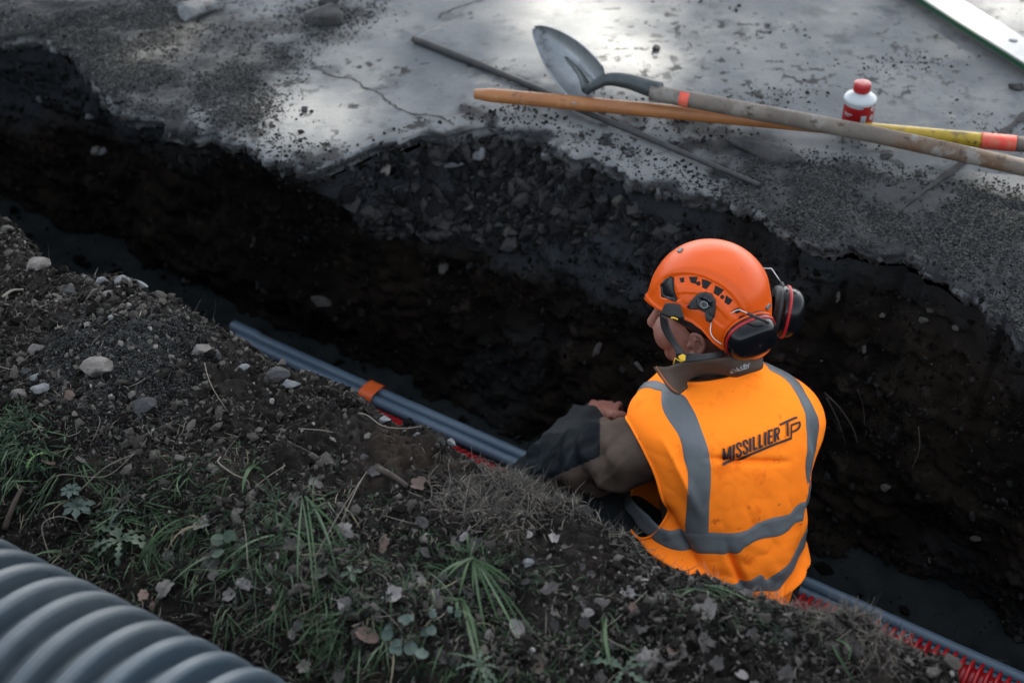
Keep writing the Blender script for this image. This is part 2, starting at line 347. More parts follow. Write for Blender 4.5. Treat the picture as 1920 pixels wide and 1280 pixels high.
def bvh_of(me):
    n = len(me.vertices); co = np.empty(n * 3, np.float32); me.vertices.foreach_get('co', co); co = co.reshape(-1, 3)
    return BVHTree.FromPolygons([tuple(c) for c in co.tolist()], [tuple(p.vertices) for p in me.polygons])
bank_bvh = bvh_of(bank.data); pave_bvh = bvh_of(pavement.data)
camv = Vector((0, 0, CAM_H))
def hit(bvh, px, py):
    h = bvh.ray_cast(camv, Vector(ray(px, py)).normalized()); return (None, None) if h[0] is None else (h[0], h[1] if h[1].dot(camv - h[0]) > 0 else -h[1])
def down_on(bvh, x, y):
    h = bvh.ray_cast(Vector((x, y, 3)), Vector((0, 0, -1))); return h[0], h[1]

# ------------------------------------------------------------------ trees behind the street: their crowns shade the trench, sun falls through the gaps
M['leaf'] = mat('tree_leaf', (.05, .10, .025), (.08, .13, .03), 3, .6)
M['bark'] = mat('bark', (.09, .07, .05), (.14, .11, .09), 8, .9, .01, 30)
gaps = [(1120, 30, .22, 1), (1100, 95, .13, .9), (1190, 130, .16, .95), (1010, 95, .10, .8), (1060, 0, .2, .9), (960, 130, .07, .5), (520, 190, .10, .95), (600, 225, .10, .75), (690, 60, .13, .35), (700, 120, .10, .3),
        (215, 95, .10, .55), (280, 105, .11, .6), (400, 130, .11, .45), (330, 70, .1, .3), (1900, 20, .22, .8), (1880, 85, .06, .5), (1870, 140, .08, .4), (1900, 365, .10, .5), (1810, 430, .07, .3),
        (1500, 20, .16, .30), (1300, 110, .1, .4), (600, 165, .06, .3), (470, 60, .08, .15), (1400, 60, .15, .12), (1750, 30, .12, .15), (880, 190, .05, .4)]
def crown(tag_i, xr, n):
    gx = rng.uniform(xr[0], xr[1], n); gy = rng.uniform(.2, 7.2, n)
    g = np.zeros(n)
    for (a, b, r, s_) in gaps:
        c = at(a, b); g = np.maximum(g, (.35 + .65 * s_) * 1.1 * np.exp(-(((gx - c[0]) ** 2 + (gy - c[1]) ** 2) / (1.18 * r) ** 2) ** 1.5) * 1.15)
    keep = rng.random(n) > g; gx, gy = gx[keep], gy[keep]; n = len(gx)
    L = 10 + 1.3 * rng.normal(size=n); L = np.clip(L, 7, 13); ts = np.array(to_sun)
    C = np.stack([gx, gy, np.zeros(n)], -1) + L[:, None] * ts
    a = rng.normal(size=(n, 3)); a /= np.linalg.norm(a, axis=1)[:, None]; b = np.cross(a, rng.normal(size=(n, 3))); b /= np.linalg.norm(b, axis=1)[:, None]
    s = rng.uniform(.07, .12, n)[:, None]
    V = np.stack([C - a * s, C + b * s * .5, C + a * s, C - b * s * .5], 1).reshape(-1, 3)
    return V, np.arange(n * 4).reshape(-1, 4)
for i, (xr, tx, ty, lab) in enumerate([((-4.2, -.9), 1.2, 12.2, 'leafy tree behind the street, the one farthest left'), ((-.9, 1.5), 3.0, 13.0, 'leafy tree behind the street, standing between the two others'), ((1.5, 4.2), 5.6, 12.0, 'leafy tree behind the street, the one farthest right')]):
    tr = empty('tree', (tx, ty, 0), label=lab, category='tree', group='trees whose shade falls on the works')
    V, Fc = crown(i, xr, int(5200 * (xr[1] - xr[0])))
    part('crown', mesh_np('crown', V, Fc, M['leaf'], smooth=False), tr)
    pts = smooth_path([(tx, ty, -.1), (tx + .1, ty - .1, 1.5), (tx, ty - .6, 3.5), (tx - .2, ty - 1.8, 5.4), (tx - .4, ty - 3, 6.8)], 5)
    Vt, Ft = tube(pts, np.linspace(.2, .05, len(pts)), 14)
    for q in range(7):
        s0 = pts[len(pts) // 2 + q]; e = s0 + np.array([rng.uniform(-1.4, 1.4), rng.uniform(-1.8, .3), rng.uniform(.3, 1.4)])
        Vt, Ft = join([(Vt, Ft), tube(smooth_path([s0, (s0 + e) / 2 + rng.normal(size=3) * .1, e], 4), np.linspace(.06, .015, 9), 8)])
    part('trunk', mesh_np('trunk', Vt, Ft, M['bark']), tr)

# ------------------------------------------------------------------ ducts in the trench
M['pvc'] = mat('grey_pvc', (.066, .105, .15), (.085, .128, .178), 5, .45, stain=[(9, .55, .75, (.07, .09, .10)), (45, .66, .74, (.03, .03, .03))])
M['redduct'] = mat('red_plastic', (.36, .008, .012), (.30, .007, .012), 6, .4, stain=[(14, .6, .75, (.16, .02, .02))])
M['orange_tape'] = mat('orange_tape', (.62, .10, .015), None, 5, .5)
M['black'] = mat('black_rubber', (.012, .013, .015), (.02, .021, .024), 40, .45, .0004, 300)
def sn(s, n, z): x, y = xy(s, n); return np.array([x, y, z])
def straight(s0, s1, n, z, wob=.004, seed=0, k=60):
    s = np.linspace(s0, s1, k); return np.stack([*xy(s, n + wob * fbm(s * 1.5, seed * 3.1, 0, 2, seed)), z + wob * .5 * fbm(s * 2, seed * 1.7, 0, 2, seed + 5)], -1)
nP = 2.268
specs = [(nP + .008, FLOOR + .080, 2.40, 'upper grey plastic duct of the bundle, on the far side by the trench wall'), (nP - .025, FLOOR + .076, 2.36, 'upper grey plastic duct of the bundle, the one nearer the bank'),
         (nP - .006, FLOOR + .050, 2.38, 'lower grey plastic duct, under the two upper ones')]
for i, (n_, z_, s1, lab) in enumerate(specs):
    d = empty('grey_duct', sn(1.0, n_, z_ - .022), label=lab, category='duct', group='grey ducts bundled along the trench floor')
    V, Fc = tube(straight(-2.5, s1, n_, z_, .005, 80 + i), .0150, 18, cap=False)
    part('pipe', mesh_np('pipe', V, Fc, M['pvc']), d)
    # socket end with open mouth
    c = straight(s1 - .002, s1 + .10, n_, z_, 0, 80 + i, 5); V, Fc = tube(c, [.0150, .0178, .0178, .0178, .0174], 18, cap=False)
    V2, F2 = tube(c[::-1], [.0158, .0162, .0162, .0162, .0140], 18, cap=False)
    part('socket', mesh_np('socket', *join([(V, Fc), (V2, F2)]), M['pvc']), d)
# orange tape round the bundle
c = at(703, 727, FLOOR + .09); s_c = c[:2] @ T
th = np.linspace(0, 2 * np.pi, 40, endpoint=False)
ring = []
for ds in np.linspace(-.023, .023, 5):
    s = s_c + ds; pr = []
    for t in th:
        n_ = nP - .009 + .036 * np.sign(np.cos(t)) * abs(np.cos(t)) ** .6; z_ = FLOOR + .069 + .032 * np.sign(np.sin(t)) * abs(np.sin(t)) ** .6
        pr.append(sn(s, n_, z_))
    ring.append(pr)
link('adhesive_tape', mesh_np('adhesive_tape', np.array(ring).reshape(-1, 3), grid_faces(5, 40, True), M['orange_tape']), label='orange tape wrapped around the bundle of grey ducts', category='tape')
# red ribbed duct
def ribbed(axis_fn, L, R, depth, pitch, n=28, duty=.55, step=9, edge=.12, lip=0.):
    K = int(L / pitch * step); u = np.linspace(0, L, K); ph = (u / pitch) % 1
    prof = sstep(0, edge, ph) * (1 - sstep(duty, duty + edge, ph))
    if lip: prof = np.maximum(prof, lip * sstep(duty, duty + .05, ph) * (1 - sstep(duty + .20, duty + .27, ph)))
    C, A, B = axis_fn(u); r = R - depth * (1 - prof); t = np.linspace(0, 2 * np.pi, n, endpoint=False)
    V = C[:, None] + r[:, None, None] * (np.cos(t)[None, :, None] * A[:, None] + np.sin(t)[None, :, None] * B[:, None])
    return V.reshape(-1, 3), grid_faces(K, n, True)
nR = nP - .090
def red_axis(u):
    s = -1.2 + u; n_ = nR + .010 * np.sin(s * 2.3) - .01 * sstep(.9, -.1, s); z = FLOOR + .052 + .053 * sstep(1.0, .2, s) + .01 * np.sin(s * 4)
    C = np.stack([*xy(s, n_), z], -1); A = np.tile([N[0], N[1], 0], (len(u), 1)); B = np.tile([0, 0, 1.], (len(u), 1)); return C, A, B
V, Fc = ribbed(red_axis, 3.5, .047, .016, .0195, 26, .42, 12, .14)
link('ribbed_duct', mesh_np('ribbed_duct', V, Fc, M['redduct']), label='red ribbed plastic duct lying beside the grey ones in the trench', category='duct')

# ------------------------------------------------------------------ big corrugated pipe in the foreground
M['bigpipe'] = mat('grey_corrugated', (.032, .046, .058), (.048, .063, .077), 3.0, .42, .0006, 40, r2=.6, stain=[(6, .52, .72, (.085, .098, .11)), (30, .66, .74, (.018, .022, .027)), (2.2, .5, .7, (.032, .053, .073))])
R_big = .21
d0, d1 = ray(0, 1008), ray(480, 1246)
Lx = d1 - d0
# horizontal direction lying in the plane of both rays
pn = np.cross(d0, d1); pn /= np.linalg.norm(pn)
ax = np.cross(pn, [0, 0, 1.]); ax /= np.linalg.norm(ax); ax = ax if ax[0] < 0 else -ax        # runs to the upper left, away
if pn[2] > 0: pn = -pn
zc = .06                                                                                # axis height
# point in the plane perpendicular to ax at distance R below the tangent plane
q = np.cross(ax, pn); # in-plane direction perpendicular to the axis
q = q if q[1] > 0 else -q
base0 = np.array([0, 0, CAM_H]) + pn * R_big
k = (zc - base0[2]) / q[2]; c0 = base0 + q * k
hv = np.array([-ax[1], ax[0], 0]); hv = hv if hv[1] > 0 else -hv
def big_axis(u):
    s = -1.6 + u; bend = .035 * sstep(-.1, -1.2, s) * (s < 0)
    C = c0 + s[:, None] * ax - bend[:, None] * hv; A = np.tile(hv, (len(u), 1)); B = np.tile([0, 0, 1.], (len(u), 1)); return C, A, B
V, Fc = ribbed(big_axis, 4.2, R_big, .038, .0565, 110, .40, 22, .13, .38)
big = link('drainage_pipe', mesh_np('drainage_pipe', V, Fc, M['bigpipe']), label='large grey corrugated drainage pipe lying in front of the grass', category='pipe')
print('big pipe axis', c0, ax, 'bottom z', zc - R_big)
# seam lines on every valley: thin moulded ridge
# ------------------------------------------------------------------ thin dark bar and long crack in the near slab
M['dirt_shade'] = mat('crack_dirt', (.018, .018, .02), (.035, .034, .034), 60, .95)
def ribbon_on(pxs, w, zoff, name, m, seed, bvh=None, jit=.006, k=10):
    pts = smooth_path([(a, b, 0) for a, b in pxs], k)[:, :2]; L = []
    for i, (a, b) in enumerate(pts):
        h, nrm = hit(bvh or pave_bvh, a, b)
        L.append(np.array(h) if h is not None else at(a, b))
    L = np.array(L); L[:, :2] += jit * np.stack([fbm(L[:, 0] * 40, L[:, 1] * 40, 3., 3, seed), fbm(L[:, 0] * 40, L[:, 1] * 40, 9., 3, seed)], -1)
    tg = np.gradient(L, axis=0); nn = np.stack([-tg[:, 1], tg[:, 0], 0 * tg[:, 0]], -1); nn /= np.linalg.norm(nn, axis=1)[:, None]
    W = (w * (.25 + 1.3 * np.abs(fbm(np.arange(len(L)) * .35, 1., 0, 3, seed + 2))))[:, None]
    z = np.array([0, 0, zoff]); V = np.vstack([L - nn * W + z * .8, L + z, L + nn * W + z * .8]); K = len(L)
    i = np.arange(K - 1); Fc = np.vstack([np.stack([i, i + 1, K + i + 1, K + i], -1), np.stack([K + i, K + i + 1, 2 * K + i + 1, 2 * K + i], -1)])
    return link(name, mesh_np(name, V, Fc[:, ::-1] if tg[:, 0].mean() > 0 else Fc, m), kind='structure')
ribbon_on([(590, 128), (625, 142), (660, 150), (690, 168), (720, 180), (745, 203), (780, 215), (830, 222), (850, 236)], .0042, .0022, 'pavement_crack', M['dirt_shade'], 100, k=26, jit=.013)
ribbon_on([(820, 35), (850, 18), (900, 2), (960, -20)], .004, .003, 'pavement_crack', M['dirt_shade'], 104, jit=.012, k=20)
# joint filled with dark mastic
ribbon_on([(1676, 402), (1730, 362), (1790, 318), (1850, 274), (1920, 220), (2000, 160)], .012, .006, 'pavement_joint', M['dirt_shade'], 106, jit=.002)
bar_ = [at(776, 73, .012), at(900, 122, .012), at(1010, 168, .012), at(1082, 203, .012), at(1200, 252, .012), at(1310, 299, .016), at(1424, 347, .014)]  # dark tube laid along the slab step
M['bar'] = mat('dark_bar_mat', (.016, .017, .019), (.03, .03, .032), 30, .7)
V, Fc = tube(smooth_path(bar_, 6), np.linspace(.011, .0065, 37), 10); link('dark_bar', mesh_np('dark_bar', V, Fc, M['bar']), label='long thin dark bar lying on the pavement below the shovel', category='bar')
# ------------------------------------------------------------------ shovel
M['steel'] = mat('worn_steel', (.19, .21, .23), (.30, .32, .34), 14, .38, .0006, 60, metal=.55, r2=.55, stain=[(7, .5, .68, (.045, .05, .055)), (30, .6, .75, (.33, .34, .35))])
M['darksteel'] = mat('dark_steel', (.035, .045, .05), (.06, .07, .075), 20, .5, .0006, 60, metal=.4)
M['greywood'] = mat('weathered_ash', (.095, .078, .064), (.15, .128, .108), 10, .75, .0015, 60, stain=[(5, .48, .66, (.10, .055, .028)), (16, .52, .62, (.17, .155, .14)), (28, .58, .68, (.045, .032, .022))])
M['wood'] = mat('orange_wood', (.29, .115, .036), (.235, .09, .03), 12, .5, .0008, 80, stain=[(22, .56, .68, (.34, .17, .07)), (40, .62, .7, (.09, .05, .025)), (10, .6, .78, (.22, .10, .045))])
M['yellow'] = mat('yellow_paint', (.40, .27, .01), (.33, .22, .01), 20, .45, stain=[(22, .55, .66, (.17, .12, .03)), (60, .60, .68, (.06, .05, .03))])
M['redpaint'] = mat('red_tape', (.65, .05, .03), (.5, .14, .08), 40, .55)
def unit(v): v = np.asarray(v, float); return v / np.linalg.norm(v)
sh = empty('shovel', tuple(at(1500, 225, .03)), label='long shovel with a pointed steel blade and grey wooden handle', category='shovel')
h0 = at(1150, 160, .100); h1 = at(1930, 306, .085); hm = at(1300, 186, .100)
pts = np.array([h0 + (h1 - h0) * t for t in np.linspace(-.0, 1.9, 40)]); pts[:, 2] += -.05 * sstep(.5, 1.9, np.linspace(0, 1.9, 40)); 
sel = np.linspace(0, 1.9, 40) > .08
V, Fc = tube(pts[sel], .0205, 20); part('handle', mesh_np('handle', V, Fc, M['greywood']), sh)
# red paint mark on the handle
c = h0 + (h1 - h0) * .185; dd = unit(h1 - h0); V, Fc = tube([c - dd * .012, c + dd * .012], .0212, 20, cap=False)
ang = np.arctan2(V[:, 2] - c[2], (V - c) @ np.cross(dd, [0, 0, 1.])); n = 20
keep = [f for f in Fc.tolist() if np.mean([((V[i] - c) @ np.array([0, -.8, .1])) for i in f]) > .009]
part('paint_mark', mesh_np('paint_mark', V, keep, M['redpaint']), sh, 'red paint mark near the socket')
# socket
b0 = at(1120, 152, .112)
V, Fc = tube(smooth_path([at(1098, 172, .075), at(1115, 160, .095), at(1140, 149, .108), at(1180, 153, .106), at(1236, 171, .101)], 5), np.r_[np.linspace(.011, .0155, 10), np.linspace(.0165, .0235, 11)], 20)
part('socket', mesh_np('socket', V, Fc, M['darksteel']), sh)
# blade: pointed, dished; tip upper left, standing on the stick with its near shoulder
tip = at(1000, 52, .15); sl = at(1078, 186, .055); sr = at(1142, 140, .13); mid = (sl + sr) / 2
axb = unit(mid - tip); Lb = np.linalg.norm(mid - tip); side = sr - sl; side -= (side @ axb) * axb; Wb = np.linalg.norm(side) / 2; side = unit(side); nb = np.cross(axb, side); nb = nb if nb[2] > 0 else -nb
print('blade', Lb, Wb * 2)
nu, nv = 41, 49; V = []
for j in range(nv):
    v = j / (nv - 1); w = Wb * (1.20 * (1 - (1 - min(1, v * 1.15 + .004)) ** 2.0) ** .62) * (1 - .06 * v)
    for i in range(nu):
        u = -1 + 2 * i / (nu - 1)
        P_ = tip + axb * (v * Lb) + side * (u * w)
        dish = -.030 * (1 - u * u) * (.3 + .7 * v) + .014 * math.exp(-(u / .16) ** 2) * sstep(.15, .9, v) + (.018 * u ** 4 * sstep(.1, .5, v))
        V.append(P_ + nb * (dish - .035 * math.sin(math.pi * v) * .6))
V = np.array(V)
me = mesh_np('blade', V, grid_faces(nv, nu), M['steel'])
bl = part('blade', me, sh); md = bl.modifiers.new('thick', 'SOLIDIFY'); md.thickness = .0025; md.offset = 0
V, Fc = tube(smooth_path([tip + axb * Lb * .45 + nb * (-.030), tip + axb * Lb * .75 + nb * (-.012), at(1100, 168, .085)], 6), np.linspace(.003, .013, 13), 12)
part('blade_rib', mesh_np('blade_rib', V, Fc, M['darksteel']), sh)
# ------------------------------------------------------------------ second tool handle: orange wood, yellow painted end, red tape, grey cap
stp = empty('tool_handle', tuple(at(1400, 222, .03)), label='orange wooden tool handle with a yellow painted end under the shovel', category='handle')
s0 = at(890, 176, .046); s1 = at(1920, 271, .048)
def seg(a, b, r, m, name, cap=True, lab=None):
    pts = np.array([s0 + (s1 - s0) * t for t in np.linspace(a, b, 24)]); V, Fc = tube(pts, r, 20, cap); part(name, mesh_np(name, V, Fc, m), stp, lab)
rr = np.full(24, .0185); rr[0] = .013; rr[1] = .0180
seg(0, .70, rr, M['wood'], 'bare_wood'); seg(.70, .925, .0192, M['yellow'], 'painted_section'); seg(.925, .985, .0202, M['redpaint'], 'tape_band'); seg(.985, 1.25, .0195, M['greywood'], 'grey_end')
# ------------------------------------------------------------------ bottle
M['bottle_white'] = mat('white_plastic', (.36, .39, .41), None, 5, .3)
M['bottle_red'] = mat('red_label', (.24, .004, .006), None, 5, .4); M['cap_red'] = mat('red_cap', (.30, .012, .016), None, 5, .35)
M['print_grey'] = mat('grey_print', (.35, .36, .38), None, 5, .5); M['print_blue'] = mat('blue_print', (.03, .12, .35), None, 5, .5)
bpos = at(1603, 246, .024); bt = empty('bottle', tuple(bpos), label='small red and white bottle with a red cap standing on the pavement', category='bottle')
Rb = .0380
def lathe(prof, n=40, c=bpos, a0=0, a1=2 * np.pi, closed=True):
    prof = np.array(prof); t = np.linspace(a0, a1, n, endpoint=not closed)
    V = np.stack([c[0] + prof[:, 0][:, None] * np.cos(t), c[1] + prof[:, 0][:, None] * np.sin(t), c[2] + np.repeat(prof[:, 1][:, None], n, 1)], -1).reshape(-1, 3)
    return V, grid_faces(len(prof), n, closed)
hb = .096
V, Fc = lathe([(0.001, .001), (Rb - .003, .001), (Rb, .004), (Rb, hb - .012), (Rb + .002, hb - .010), (Rb + .003, hb - .004), (Rb + .002, hb), (Rb - .006, hb + .006), (Rb - .015, hb + .011), (.018, hb + .013), (.017, hb + .020), (.001, hb + .020)])
part('body', mesh_np('body', V, Fc, M['bottle_white']), bt)
V, Fc = lathe([(.0195, hb + .015), (.0212, hb + .017), (.0212, hb + .036), (.0200, hb + .038), (.014, hb + .039), (.001, hb + .039)], 36)
part('cap', mesh_np('cap', V, Fc, M['cap_red']), bt)
lb = None
def wrap(a0, a1, z0, z1, r, m, name, par, n=24):
    V, Fc = lathe([(Rb + r, z0), (Rb + r, (z0 + z1) / 2), (Rb + r, z1)], n, bpos, math.radians(a0), math.radians(a1), False); return part(name, mesh_np(name, V, Fc, m), par)
lb = wrap(-178, -8, .008, .079, .0006, M['bottle_red'], 'label', bt, 40)
wrap(-88, -8, .079, .088, .0006, M['bottle_red'], 'label', bt, 20)
wrap(-97, -94, .0795, .090, .0009, M['print_blue'], 'print', lb, 4)
wrap(-92, -72, .024, .062, .0012, M['bottle_white'], 'barcode_panel', lb, 8)
for q in range(4): wrap(-90 + q * 4.4, -88 + q * 4.4, .030, .056, .0018, M['print_grey'], 'print', lb, 3)
for zc_ in (.054, .078):
    V, Fc = [], []
    tt = np.linspace(0, 2 * np.pi, 5)[:-1]; a0 = math.radians(-46)
    ring_ = [(Rb + .0013, a0 + .21 * math.cos(t), zc_ + .009 * math.sin(t)) for t in tt]
    V = [(bpos[0] + r * math.cos(a), bpos[1] + r * math.sin(a), bpos[2] + z) for r, a, z in ring_]
    part('hazard_symbol', mesh_np('hazard_symbol', np.array(V), [[0, 1, 2, 3]], M['bottle_white']), lb)
wrap(-160, -125, .060, .063, .0011, M['bottle_white'], 'print', lb, 8); wrap(-160, -135, .055, .057, .0011, M['bottle_white'], 'print', lb, 8)
# ------------------------------------------------------------------ aluminium straightedge, upper right
M['alu'] = mat('aluminium', (.17, .19, .19), (.23, .245, .245), 10, .35, .0003, 80, metal=.5, stain=[(9, .58, .72, (.12, .13, .135))])
M['green'] = mat('green_plastic', (.003, .045, .020), None, 10, .5); M['greydk'] = mat('grey_disc', (.22, .23, .25), None, 10, .5)
lv = empty('spirit_level', tuple(at(1850, 60, .03)), label='long pale aluminium level with a green edge, top right', category='level')
a0 = at(1690, -18, .035); a1 = at(1935, 138, .035); b0 = at(1795, -10, .035)
dl = unit(a1 - a0); pl = np.cross([0, 0, 1.], dl); pl = pl if pl @ (b0 - a0) > 0 else -pl; wl_ = .105
def boxm(c, ex, ey, ez, lx, ly, lz, bev=.002):
    bm = bmesh.new(); bmesh.ops.create_cube(bm, size=1)
    for v in bm.verts: v.co = Vector(c + ex * v.co.x * lx + ey * v.co.y * ly + ez * v.co.z * lz)
    if bev: bmesh.ops.bevel(bm, geom=bm.edges[:], offset=bev, segments=2, affect='EDGES')
    bmesh.ops.recalc_face_normals(bm, faces=bm.faces[:]); me = bpy.data.meshes.new('box'); bm.to_mesh(me); bm.free(); return me
ez = np.array([0, 0, 1.]); cen = (a0 + a1) / 2 - dl * .15
me = boxm(cen + pl * (wl_ / 2 + .004), dl, pl, ez, 1.2, wl_, .022); me.materials.append(M['alu']); part('beam', me, lv)
me = boxm(cen + pl * .0020 + ez * .002, dl, pl, ez, 1.19, .005, .015, .001); me.materials.append(M['green']); part('edge_strip', me, lv)
cc = at(1900, 75, .047); V, Fc = tube([cc - ez * .001, cc + ez * .0012], .012, 24, up=(1, 0, 0)); part('round_inset', mesh_np('round_inset', V, Fc, M['greydk']), lv)

# ------------------------------------------------------------------ stones
def rock_mesh(name, L, W, Hh, seed, m, sharp=.35, sub=3):
    bm = bmesh.new(); bmesh.ops.create_icosphere(bm, subdivisions=sub, radius=1)
    r = np.random.default_rng(seed); co = np.array([v.co[:] for v in bm.verts])
    # cut by random planes for flat facets
    for _ in range(16):
        d = r.normal(size=3); d /= np.linalg.norm(d); h = r.uniform(.38, .78); k = co @ d; co = co - np.clip(k - h, 0, None)[:, None] * d * .92
    co = co - (co.max(0) + co.min(0)) / 2; co = co / np.abs(co).max(0)
    co = co * (1 + sharp * .35 * fbm(co[:, 0] * 1.7 + seed, co[:, 1] * 1.7, co[:, 2] * 1.7, 4, seed)[:, None])
    co += .03 * np.stack([fbm(co[:, 0] * 7, co[:, 1] * 7, co[:, 2] * 7 + q, 2, seed + q) for q in range(3)], -1)
    for v, c in zip(bm.verts, co): v.co = (c[0] * L / 2, c[1] * W / 2, c[2] * Hh / 2)
    me = bpy.data.meshes.new(name); bm.to_mesh(me); bm.free(); me.materials.append(m)
    me.polygons.foreach_set('use_smooth', np.full(len(me.polygons), False)); return me
def put_rock(bvh, px, py, wpx, hpx, m, label, seed, rot=0, group=None, name='stone', sink=.42, dense=3):
    h, nr = hit(bvh, px, py)
    if h is None: print('no hit', label); return
    dep = (np.array(h) - [0, 0, CAM_H]) @ np.array([0, CP, -SP]); sc = dep / FPX
    W = wpx * sc * .88; Hh = hpx * sc * .88
    me = rock_mesh(name, W, Hh * 1.25, Hh * .95, seed, m, sub=dense)
    o = link(name, me, label=label, category='stone')
    o.location = Vector(h) + nr * Hh * (.5 - sink) ; o.rotation_euler = (0, 0, math.radians(rot))
    if group: o['group'] = group
    return o
near_stones = [
 (72, 500, 52, 34, 'stone', 'rough brownish stone on the crest at the far left end of the bank', 20),
 (185, 692, 68, 42, 'stone', 'biggest pale stone on the near bank, lying on the grey sand mound', -15),
 (66, 656, 40, 30, 'stone', 'pale reddish stone left of the grey sand mound', 10),
 (270, 762, 60, 36, 'darkstone', 'dark grey flat stone below the grey sand mound', 5),
 (76, 730, 40, 26, 'greystone', 'light grey stone, the right one of a pair above the grass at the left edge', 25),
 (36, 737, 34, 26, 'stone', 'light stone, the left one of a pair above the grass at the left edge', 0),
 (66, 708, 26, 16, 'greystone', 'small smooth grey stone just above the pale pair at the left', 12),
 (52, 698, 30, 20, 'darkstone', 'small dark stone under the reddish stone at the left', 40),
 (375, 657, 44, 26, 'stone', 'pale angular stone right of the grey sand mound', -10),
 (406, 663, 26, 20, 'darkstone', 'round dark stone touching the pale angular one right of the mound', 0),
 (545, 722, 40, 28, 'greystone', 'light grey stone below the red bit of duct on the crest', -20),
 (455, 690, 30, 20, 'greystone', 'grey white stone among crumbs near the end of the grey ducts', 30),
 (592, 690, 26, 24, 'stone', 'pointed pale stone sticking up on the crest by the ducts', 70),
 (520, 705, 60, 30, 'darkstone', 'long dark stone leaning on the crest under the ducts', 15),
 (225, 528, 46, 22, 'greystone', 'pale slate flake on the crest left of a row of three', 10),
 (262, 536, 40, 20, 'greystone', 'pale slate flake on the crest, right end of a row of three', -12),
 (190, 527, 34, 22, 'greystone', 'greenish flat flake on the crest, left end of a row of three', 5),
 (205, 556, 40, 26, 'stone', 'brownish stone just under the row of slate flakes', 20),
 (135, 548, 50, 20, 'darkstone', 'long dark flake below the crest at the far left', -25),
 (740, 772, 24, 16, 'greystone', 'white pebble under the orange tape on the crest', 0),
 (722, 787, 26, 16, 'greystone', 'grey pebble just below the white one near the orange tape', 15),
 (812, 790, 56, 34, 'darkstone', 'black clod standing on the crest in front of the ducts', 5),
 (843, 832, 24, 22, 'greystone', 'white grey stone between the black clod and the grey boulder', 50),
 (782, 813, 20, 14, 'greystone', 'small pale pebble below the black clod', 0),
 (875, 850, 30, 36, 'darkstone', 'dark upright stone left of the round boulder by the elbow', 20),
 (897, 868, 44, 34, 'darkstone', 'dark lumpy stone in front of the red duct near the elbow', -5),
 (930, 882, 56, 28, 'greystone', 'rounded grey stone on the crest beside the elbow', -8),
 (1172, 974, 52, 30, 'darkstone', 'dark angular stone on the crest next to the orange vest', -15),
 (990, 1055, 26, 18, 'greystone', 'bluish white pebble in the leaf litter below the worker', 20),
 (1255, 1050, 30, 16, 'greystone', 'pale flat stone at the hem of the vest', -20),
 (290, 652, 14, 10, 'stone', 'small white pebble on the right shoulder of the sand mound', 10),
 (205, 595, 18, 14, 'greystone', 'bluish pebble above the sand mound', 30),
 (240, 575, 20, 14, 'stone', 'light pebble above and right of the sand mound', 0),
 (165, 610, 18, 14, 'stone', 'pinkish pebble on the brown earth above the mound', 0),
]
for i, (a, b, w, h_, m, lab, r) in enumerate(near_stones):
    put_rock(bank_bvh, a, b, w, h_, M[m], lab, 200 + i, r, 'stones on the near bank')
# far side: slab fragment and clods
put_rock(pave_bvh, 372, 24, 105, 44, M['greystone'], 'long pale slab fragment lying on the grit, top left', 301, 48, name='slab_fragment', sink=.2)
put_rock(pave_bvh, 608, 42, 84, 48, M['darkstone'], 'black lump of earth on the pavement, top left of centre', 302, 10, name='earth_clod', sink=.2)
put_rock(pave_bvh, 618, 8, 46, 26, M['darkstone'], 'small black lump of earth behind the bigger one, at the top edge', 303, -10, name='earth_clod', sink=.2)
put_rock(pave_bvh, 571, 207, 15, 16, M['darkstone'], 'single dark pebble in the bright patch of near pavement', 304, 0, name='pebble', sink=.2)
put_rock(pave_bvh, 1722, 330, 18, 18, M['darkstone'], 'single dark crumb beside the dark joint on the right', 305, 0, name='pebble', sink=.2)
put_rock(pave_bvh, 1905, 168, 34, 16, M['darkstone'], 'dark crumb with a brown tip under the level at the right edge', 306, 0, name='pebble', sink=.2)
put_rock(pave_bvh, 1230, 94, 18, 18, M['darkstone'], 'dark crumb in the brightest sun patch beyond the shovel', 307, 0, name='pebble', sink=.2)
# dark slab of asphalt with soil under the handles
put_rock(pave_bvh, 1430, 288, 185, 36, M['darkstone'], 'flat piece of dark broken asphalt under the two handles', 308, -38, name='asphalt_piece', sink=.25)
put_rock(pave_bvh, 1662, 296, 30, 16, M['darkstone'], 'dark crumb in front of the bottle under the handles', 309, 0, name='pebble', sink=.2)

